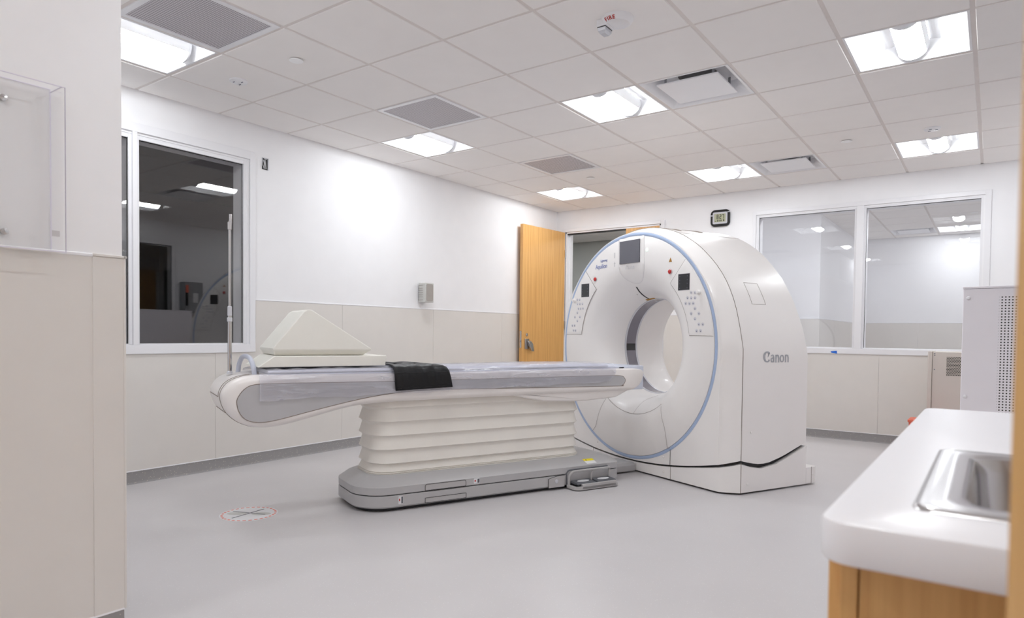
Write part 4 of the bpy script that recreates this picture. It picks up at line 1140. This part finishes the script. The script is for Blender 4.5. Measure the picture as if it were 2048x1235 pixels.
# caution label on the sloped shoulder
lab = MB(); q0, q1 = (0.289, 0.1585), (0.2635, 0.1755)
def shoulder(y, k, off): return (0.292 - 0.040 * k + off, y, 0.1547 + 0.0269 * k + off * 1.6)
a_ = [shoulder(-0.640, 0, .0006), shoulder(-0.553, 0, .0006), shoulder(-0.566, 1, .0006), shoulder(-0.655, 1, .0006)]
lab.add(a_ + [(x - 0.001, y, z - 0.001) for x, y, z in a_], [(0, 1, 2, 3), (7, 6, 5, 4), (0, 4, 5, 1), (1, 5, 6, 2), (2, 6, 7, 3), (3, 7, 4, 0)])
lbl = lab.build('caution_label', 'paper', tb_)
a2 = [shoulder(-0.6485, 0.58, .0012), shoulder(-0.5605, 0.58, .0012), shoulder(-0.566, 1, .0012), shoulder(-0.655, 1, .0012)]
MB().add(a2 + [(x - 0.0006, y, z - 0.0006) for x, y, z in a2], [(0, 1, 2, 3), (7, 6, 5, 4), (0, 4, 5, 1), (1, 5, 6, 2), (2, 6, 7, 3), (3, 7, 4, 0)]).build('caution_band', 'yellow', lbl)
a3 = [shoulder(-0.634, 0.68, .0017), shoulder(-0.624, 0.68, .0017), shoulder(-0.6285, 0.93, .0017)]
MB().add(a3 + [(x - 0.0004, y, z - 0.0004) for x, y, z in a3], [(0, 1, 2), (5, 4, 3), (0, 3, 4, 1), (1, 4, 5, 2), (2, 5, 3, 0)]).build('warning_symbol', 'black', lbl)
# foot pedals with a guard rail
rec = MB().prism(rrect(-0.828, -0.452, 0.03, 0.128, (0.002, 0.02, 0.02, 0.002), 4), T3 - 0.004, T3 + 0.001, 'x').build('pedal_recess', 'basg', tb_)
MB().tube([(T3 + 0.0012, y, z) for y, z in [(-0.828, 0.03), (-0.828, 0.108), (-0.815, 0.124), (-0.80, 0.128), (-0.47, 0.128), (-0.455, 0.12)]], 0.005, 6).build('recess_edge', 'pedal', rec)
pbx = MB().prism(rrect(T3, T3 + 0.115, -0.825, -0.445, (0.05, 0.03, 0.002, 0.002), 5), 0.006, 0.030, 'z').box(T3 + 0.095, T3 + 0.115, -0.77, -0.47, 0.01, 0.046); pbx.build('pedal_tray', 'basd', tb_, bev=0.002)
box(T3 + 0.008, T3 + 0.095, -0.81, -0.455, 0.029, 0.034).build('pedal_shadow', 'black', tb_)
for y0, y1 in ((-0.80, -0.640), (-0.622, -0.462)):
    pp = MB(); pp.loft([[(T3 + 0.012, y0, 0.036), (T3 + 0.095, y0, 0.036), (T3 + 0.095, y1, 0.036), (T3 + 0.012, y1, 0.036)], [(T3 + 0.012, y0, 0.058), (T3 + 0.098, y0, 0.050), (T3 + 0.098, y1, 0.050), (T3 + 0.012, y1, 0.058)]])
    pp = pp.build('pedal', 'pedal', tb_, bev=0.004)
    ym = (y0 + y1) / 2; el = [(T3 + 0.05 + 0.02 * math.cos(2 * PI * k / 24), ym + 0.05 * math.sin(2 * PI * k / 24)) for k in range(24)]
    MB().loft([[(x, y, 0.0548 + (T3 + 0.05 - x) * 0.09) for x, y in el], [(x, y, 0.0556 + (T3 + 0.05 - x) * 0.09) for x, y in el]]).build('pedal_symbol', 'paper', pp)
MB().tube(spline([(T3 + 0.02, -0.818, 0.03), (T3 + 0.02, -0.818, 0.085), (T3 + 0.03, -0.80, 0.115), (T3 + 0.035, -0.76, 0.124), (T3 + 0.035, -0.52, 0.124), (T3 + 0.03, -0.475, 0.121), (T3 + 0.02, -0.465, 0.10), (T3 + 0.02, -0.465, 0.03)], 5, False), 0.008, 8).build('guard_rail', 'basd', tb_)
MB().tube(spline([(T3 + 0.033, -0.60, 0.122), (T3 + 0.03, -0.628, 0.108), (T3 + 0.03, -0.632, 0.08), (T3 + 0.03, -0.632, 0.035)], 5, False), 0.007, 8).build('guard_strut', 'basd', tb_)
# link channel to the gantry
lk = MB(); lk.loft([[(x, y, z) for x, z in ((-0.13, 0.012), (0.10, 0.012), (0.105, 0.06), (0.085, 0.078), (-0.115, 0.078), (-0.135, 0.06))] for y in (-0.345, -0.02)])
lk.loft([[(x, y, z) for x, z in ((-0.2, 0.012), (0.18, 0.012), (0.18, 0.07), (0.15, 0.1), (-0.17, 0.1), (-0.2, 0.07))] for y in (-0.345, -0.27)])
lk.build('link_channel', 'basg', tb_, bev=0.004)

# ------------------------------------------------------------------ things on the table
def in_table(name, label, cat): return thing(name, label, cat, G0, GROT)
def solo(o, label, cat):
    o.location = G0; o.rotation_euler = (0, 0, GROT); return tag(o, label, cat)
# mattress
mt = MB(); ml = []
for k in range(60):
    y = -2.80 + 2.385 * k / 59; q = 0.004 * math.sin(9.3 * y) + 0.003 * math.sin(23 * y + 1)
    h = 0.857 + 0.002 * math.sin(5 * y); w = 0.221 + 0.004 * math.sin(11 * y) + q * 0.6
    ml.append([(x, y, z) for x, z in ((-w, 0.840), (-w - 0.006, 0.848), (-w + 0.006, h), (-0.1, h + 0.003), (0.1, h + 0.003), (w - 0.006, h), (w + 0.006, 0.848), (w, 0.840))])
solo(mt.loft(ml).build('mattress', 'pad'), 'thin pale blue-grey mattress pad lying along the patient table', 'mattress')
# clear sheet over pad and frame sides
cv = MB(); rows = []
random.seed(3)
ny = 90
for k in range(ny + 1):
    f = k / ny
    y = -2.855 + 2.485 * f
    zb_ = 0.695 + 0.04 * f + 0.004 * math.sin(14 * y) + 0.002 * math.sin(41 * y)
    wv = 0.0028 * math.sin(31 * y + 2 * math.sin(7 * y)) + 0.0028 * math.sin(67 * y + 1 + 3 * math.sin(11 * y))
    yb = y - (0.06 if f > 0.97 else 0.06 * f ** 8)
    hz = 0.8625 + 0.002 * math.sin(5 * y) + 0.0015 * math.sin(47 * y) if y > -2.80 else 0.8625 - (-2.80 - y) * 0.2
    rows.append([(-0.272, yb, 0.70), (-0.272, y, 0.80), (-0.268, y, 0.838), (-0.25, y, 0.848), (-0.230, y, hz), (-0.1, y, hz + 0.0045), (0.0, y, hz + 0.005), (0.1, y, hz + 0.0045), (0.2, y, hz + 0.003 + wv * 0.5),
                 (0.234 + abs(wv), y, 0.861 + wv), (0.248 + abs(wv) * 0.6, y, 0.847 + wv * 0.6), (0.262, y, 0.839), (0.2695, y, 0.825), (0.2705 + abs(wv), y, 0.80), (0.2715 + abs(wv) * 1.5, y - 0.3 * (y - yb), 0.77), (0.272 + abs(wv) * 1.5, yb, zb_)])
solo(cv.loft(rows, False, False).build('plastic_sheet', 'film', ang=80), 'clear wrinkled plastic sheet draped over the table top and its sides', 'plastic sheet')
# flat cream cushion
sl = MB(); sl.prism([(-2.852, 0.8725), (-2.115, 0.8725), (-2.108, 0.934), (-2.762, 0.936)], -0.20, 0.20, 'x')
solo(sl.build('flat_cushion', 'foam', bev=0.005, seg=3), 'flat cream positioning cushion under the triangular wedge on the table', 'cushion')
wp2 = [(-2.197, 0.970), (-2.205, 0.979), (-2.535, 1.186), (-2.556, 1.199), (-2.578, 1.199), (-2.60, 1.186), (-2.769, 0.978), (-2.769, 0.970)]
wd = MB(); wd.prism(wp2, -0.195, 0.19, 'x')
wd.f = [f for f in wd.f if not all(abs(wd.v[i][2] - 0.970) < 1e-6 for i in f)]
fr4 = lambda a, b, c, d, z: [(c, a, z), (d, a, z), (d, b, z), (c, b, z)]
wd.loft([fr4(-2.769, -2.197, -0.195, 0.19, 0.970), fr4(-2.752, -2.238, -0.165, 0.158, 0.9375)], True, False); n = len(wd.v); wd.f.append((n - 4, n - 3, n - 2, n - 1))
solo(wd.build('wedge_cushion', 'foam', bev=0.006, seg=3), 'cream triangular foam wedge standing on the flat cushion', 'cushion')
# black strap pad over the near edge
st = thing('strap_pad', 'black nylon arm strap hanging over the near edge of the table', 'strap', G0, GROT)
fl = MB(); rows = []
secs = [(0.05, 0.880), (0.12, 0.8805), (0.20, 0.880), (0.24, 0.876), (0.268, 0.862), (0.284, 0.838), (0.287, 0.80), (0.288, 0.76), (0.289, 0.725)]
for i, (x, z) in enumerate(secs):
    f = i / (len(secs) - 1); row = []
    for k in range(25):
        u = k / 24; y = (-2.10 + 0.018 * f) + (0.375 - (0.09 * (1 - f) ** 2)) * u
        rr_ = 0.004 * math.sin(17 * u + 3 * f) + 0.003 * math.sin(41 * u + 5 * f)
        row.append((x + (abs(rr_) if f > 0.4 else 0), y, z + (rr_ * 0.5 if f <= 0.4 else 0) + (0.012 * u if i == len(secs) - 1 else 0)))
    rows.append(row)
o = fl.loft(rows, False, False).build('flap', 'blk', st, ang=60); o.modifiers.new('solid', 'SOLIDIFY').thickness = 0.006
tr = MB(); rows = []
for x, z in ((-0.283, 0.80), (-0.283, 0.846), (-0.245, 0.872), (-0.2, 0.877), (-0.1, 0.880), (0.06, 0.882), (0.1, 0.882)):
    rows.append([(x, -2.02 + 0.17 * k / 8, z + 0.002 * math.sin(k)) for k in range(9)])
o = tr.loft(rows, False, False).build('strap_band', 'blk', st, ang=60); o.modifiers.new('solid', 'SOLIDIFY').thickness = 0.005
pts = [(0.2905, -2.075 + 0.345 * k / 10, 0.737 + 0.011 * k / 10) for k in range(11)]
MB().tube(pts, 0.0018, 5).tube([(0.2885, -2.078 + 0.345 * k / 10, 0.832) for k in range(11)], 0.0018, 5).build('stitching', 'black', st)
# drip pole
dp = thing('drip_pole', 'thin telescopic steel drip pole standing on the head end of the table', 'drip pole', G0, GROT)
px, py = -0.06, -2.958
MB().lathe([(0.016, 0.0), (0.016, 0.012), (0.012, 0.016)], 16, (px, py, 0.826)).build('socket', 'silver', dp)
MB().tube([(px, py, 0.834), (px, py, 1.17)], 0.0115, 14).build('lower_tube', 'steel', dp)
MB().tube([(px, py, 1.17), (px, py, 1.70)], 0.0075, 12).build('upper_tube', 'steel', dp)
MB().lathe([(0.0115, 0), (0.0145, 0.003), (0.0145, 0.022), (0.0115, 0.025)], 16, (px, py, 1.125)).build('collar', 'silver', dp)
MB().lathe([(0.0125, 0), (0.0125, 0.05), (0.008, 0.056)], 16, (px, py, 1.16)).build('sleeve', 'silver', dp)
MB().box(px - 0.009, px + 0.009, py - 0.012, py + 0.01, 1.65, 1.695).box(px - 0.006, px + 0.006, py - 0.004, py + 0.012, 1.69, 1.74).build('hook_head', 'steel', dp, bev=0.003)

# ------------------------------------------------------------------ floor sticker
fsk = thing('floor_sticker', 'round white floor sticker with a dark cross and dashed red border', 'sticker', (1.315, -5.472, 0))
MB().disc(0.162, 0.0, 0.0012, 48).build('disc', 'paper', fsk)
dsb = MB()
for k in range(30):
    a0, a1 = 2 * PI * (k + 0.15) / 30, 2 * PI * (k + 0.75) / 30
    dsb.lathe([(0.142, 0.0016), (0.154, 0.0016), (0.154, 0.0010), (0.142, 0.0010), (0.142, 0.0016)], 2, (0, 0, 0), 'z', a0, a1)
dsb.build('dashed_border', 'orange', fsk)
ft_ = MB()
for s in (-1, 1):
    cx, cy = s * 0.072 * 0.80, s * 0.072 * 0.6
    ft_.loft([[(cx + 0.056 * math.cos(2 * PI * k / 24) * 0.8 - 0.032 * math.sin(2 * PI * k / 24) * 0.6, cy + 0.056 * math.cos(2 * PI * k / 24) * 0.6 + 0.032 * math.sin(2 * PI * k / 24) * 0.8, z) for k in range(24)] for z in (0.0010, 0.0015)])
ft_.build('footprint', 'spk', fsk)
cr_ = MB()
for (x0, y0), (x1, y1) in (((-0.118, -0.028), (0.088, 0.028 + 0.02)), ((0.012, -0.115), (-0.022, 0.115))):
    dx, dy = x1 - x0, y1 - y0; q = math.hypot(dx, dy); nx, ny_ = -dy / q * 0.004, dx / q * 0.004
    P = [(x0 + nx, y0 + ny_), (x1 + nx, y1 + ny_), (x1 - nx, y1 - ny_), (x0 - nx, y0 - ny_)]
    cr_.prism(P, 0.0012, 0.002, 'z')
cr_.build('cross', 'pedal', fsk)

# ------------------------------------------------------------------ counter, sink, cabinets on the right
SX0, SX1, SY0, SY1 = 4.771, 5.22, -6.90, -6.418
ctp = thing('sink_counter', 'white solid counter with rounded corner and stainless sink cutout', 'counter', (4.70, -7.0, 0.0))
def L_(p, z): return [(x - 4.70, y + 7.0, z) for x, y in p]
CO = rrect(4.695, RW - 0.012, -7.005, -5.62, (0.01, 0.01, 0.03, 0.035), 6); CI = rrect(SX0 + 0.015, SX1 - 0.015, SY0 + 0.015, SY1 - 0.015, 0.03, 6)
b = MB()
zt_, zb2 = 0.887, 0.843
b.loft([L_(CI, zt_), L_(inset(CO, 0.006), zt_), L_(inset(CO, 0.0017), zt_ - 0.0017), L_(CO, zt_ - 0.006), L_(CO, zb2 + 0.004), L_(inset(CO, 0.003), zb2), L_(CI, zb2), L_(CI, zt_)], True, False)
b.build('worktop', 'counter', ctp, ang=40)
box(RW - 0.03 - 4.70, RW - 0.012 - 4.70, -0.005, 1.38, 0.887, 0.987).build('backsplash', 'counter', ctp, bev=0.003)
cab = thing('sink_cabinet', 'wooden base cabinet carrying the white counter with the sink', 'cabinet', (4.712, -6.952, 0))
cw = RW - 0.012 - 4.712
MB().box(0.004, cw, 0.02, 1.30, 0.09, 0.11).box(0.004, 0.022, 0.02, 1.30, 0.09, 0.842).box(cw - 0.018, cw, 0.02, 1.30, 0.09, 0.842).box(0.022, cw - 0.018, 1.282, 1.30, 0.09, 0.842).box(0.022, cw - 0.018, 0.019, 0.03, 0.09, 0.842).build('body', 'woodcab', cab)
box(0.05, cw, 0.05, 1.28, 0, 0.09).build('toe_kick', 'pedal', cab)
box(0.018, cw, 0.0, 0.019, 0.0, 0.842).build('end_panel', 'woodcab', cab, bev=0.001)
box(0.0, 0.0165, -0.001, 0.02, 0.09, 0.842).build('stile', 'woodcab', cab, bev=0.001)
for k in range(3):
    dr = box(-0.018, 0.002, 0.03 + 0.425 * k, 0.03 + 0.425 * k + 0.415, 0.10, 0.832).build('door', 'woodcab', cab, bev=0.002)
    MB().tube(spline([(-0.018, 0.39 + 0.425 * k, 0.70), (-0.045, 0.39 + 0.425 * k, 0.70), (-0.045, 0.39 + 0.425 * k, 0.60), (-0.018, 0.39 + 0.425 * k, 0.60)], 3, False), 0.005, 8).build('handle', 'steel', dr)
sk = thing('sink', 'stainless steel drop-in sink set in the white counter', 'sink', ((SX0 + SX1) / 2, (SY0 + SY1) / 2, 0.887))
hx, hy = (SX1 - SX0) / 2, (SY1 - SY0) / 2
rk = lambda d, z, r, ox=0.0: [(x, y, z) for x, y in rrect(-hx + d + ox, hx - d, -hy + d * 1.0, hy - d, r, 6)]
b = MB(); b.loft([rk(0.0, 0.0002, 0.02), rk(0.002, 0.0035, 0.02), rk(0.006, 0.0045, 0.02), rk(0.013, 0.003, 0.02), rk(0.022, 0.004, 0.025), rk(0.036, 0.004, 0.045, 0.006), rk(0.044, 0.0, 0.05, 0.006), rk(0.049, -0.02, 0.05, 0.006), rk(0.056, -0.15, 0.05, 0.006), rk(0.075, -0.175, 0.05, 0.006), rk(0.12, -0.18, 0.05, 0.006)], True, False)
n = len(b.v); b.f.append(tuple(range(n - 28, n))); b.build('bowl', 'steel', sk, ang=50)
MB().lathe([(0.04, -0.1795), (0.035, -0.1785), (0.03, -0.181), (0.001, -0.181)], 24, (0.02, 0, 0)).build('drain', 'silver', sk)

rk_ = thing('equipment_rack', 'tall pale grey equipment cabinet with perforated side behind the counter', 'equipment cabinet', (4.703, -3.35, 0))
MB().box(0.0, 0.64, 0.0, 0.87, 0.03, 1.345).build('body', 'rack', rk_, bev=0.003)
box(-0.003, 0.643, -0.004, 0.873, 1.346, 1.358).build('top_cover', 'rack', rk_, bev=0.002)
box(0.02, 0.62, 0.02, 0.85, 0, 0.03).build('plinth', 'black', rk_)
box(0.16, 0.25, -0.0012, 0.002, 0.10, 1.308).build('perforated_strip', 'perfr', rk_)
for x, z in ((0.024, 1.295), (0.021, 0.761)):
    MB().lathe([(0.0095, 0), (0.0095, -0.006), (0.006, -0.009), (0.0005, -0.0095)], 16, (x, -0.002, z), 'y').build('screw_cap', 'frame', rk_)
rc_ = thing('low_cabinet', 'low beige metal cabinet with dotted vent under the back window', 'metal cabinet', (4.358, -0.5, 0))
MB().box(0.036, 0.68, 0.0, 0.47, 0.04, 0.952).build('body', 'cab', rc_, bev=0.003)
box(0.0, 0.034, -0.012, 0.47, 0.0, 0.957).build('corner_post', 'cab', rc_, bev=0.005)
box(0.145, 0.40, -0.0012, 0.002, 0.735, 0.908).build('vent_grid', 'perfc', rc_)
for z in (0.935, 0.920, 0.79): MB().lathe([(0.005, 0), (0.004, -0.002), (0.0005, -0.0025)], 10, (0.053, 0, z), 'y').build('screw', 'btnd', rc_)
box(0.05, 0.66, 0.02, 0.45, 0, 0.04).build('plinth', 'pedal', rc_)
ob = thing('waste_bin', 'red-orange plastic bin on the floor peeking out behind the counter', 'bin', (4.37, -0.82, 0))
tp_ = lambda h, z: [(x, y, z) for x, y in rrect(-h, h, -h * 0.8, h * 0.8, 0.02, 4)]
MB().loft([tp_(0.10, 0.0), tp_(0.118, 0.33), tp_(0.122, 0.333)], True, True).build('body', 'orange', ob)
MB().loft([tp_(0.126, 0.334), tp_(0.126, 0.352), tp_(0.116, 0.362)], True, True).build('lid', 'orange', ob)

# ------------------------------------------------------------------ camera
F = Vector((-0.58287, 0.81213, -0.0264970)); 
yaw, pitch, roll = -0.6226, -0.0265, 0.0112
c_, s_ = math.cos(yaw), math.sin(yaw); cp_, sp2 = math.cos(pitch), math.sin(pitch)
F = Vector((s_ * cp_, c_ * cp_, sp2)); R0 = Vector((c_, -s_, 0)); U0 = Vector((-s_ * sp2, -c_ * sp2, cp_))
cr2, sr2 = math.cos(roll), math.sin(roll)
Rv = R0 * cr2 + U0 * sr2; Uv = U0 * cr2 - R0 * sr2
cam = bpy.data.cameras.new('camera'); co = bpy.data.objects.new('camera', cam); COL.objects.link(co)
co.matrix_world = Matrix(((Rv.x, Uv.x, -F.x, 4.84), (Rv.y, Uv.y, -F.y, -7.75), (Rv.z, Uv.z, -F.z, 1.075), (0, 0, 0, 1)))
cam.sensor_width = 36; cam.sensor_fit = 'HORIZONTAL'; cam.lens = 1338.7 / 2048 * 36
cam.shift_y = (702.2 - 617.5) / 2048
cam.clip_start = 0.05
cam.dof.use_dof = True; cam.dof.focus_distance = 4.6; cam.dof.aperture_fstop = 4.5
S.camera = co

w = bpy.data.worlds.new('world'); S.world = w; w.use_nodes = True
w.node_tree.nodes['Background'].inputs[0].default_value = (1, 1, 1, 1); w.node_tree.nodes['Background'].inputs[1].default_value = 0.02
S.view_settings.view_transform = 'Standard'; S.view_settings.look = 'None'; S.view_settings.gamma = 1; S.view_settings.use_curve_mapping = False
S.view_settings.exposure = 0.25
cy = S.cycles
cy.use_denoising = True
cy.max_bounces = 10; cy.diffuse_bounces = 8; cy.glossy_bounces = 5; cy.transparent_max_bounces = 16
cy.caustics_reflective = False; cy.caustics_refractive = False; cy.sample_clamp_indirect = 8.0
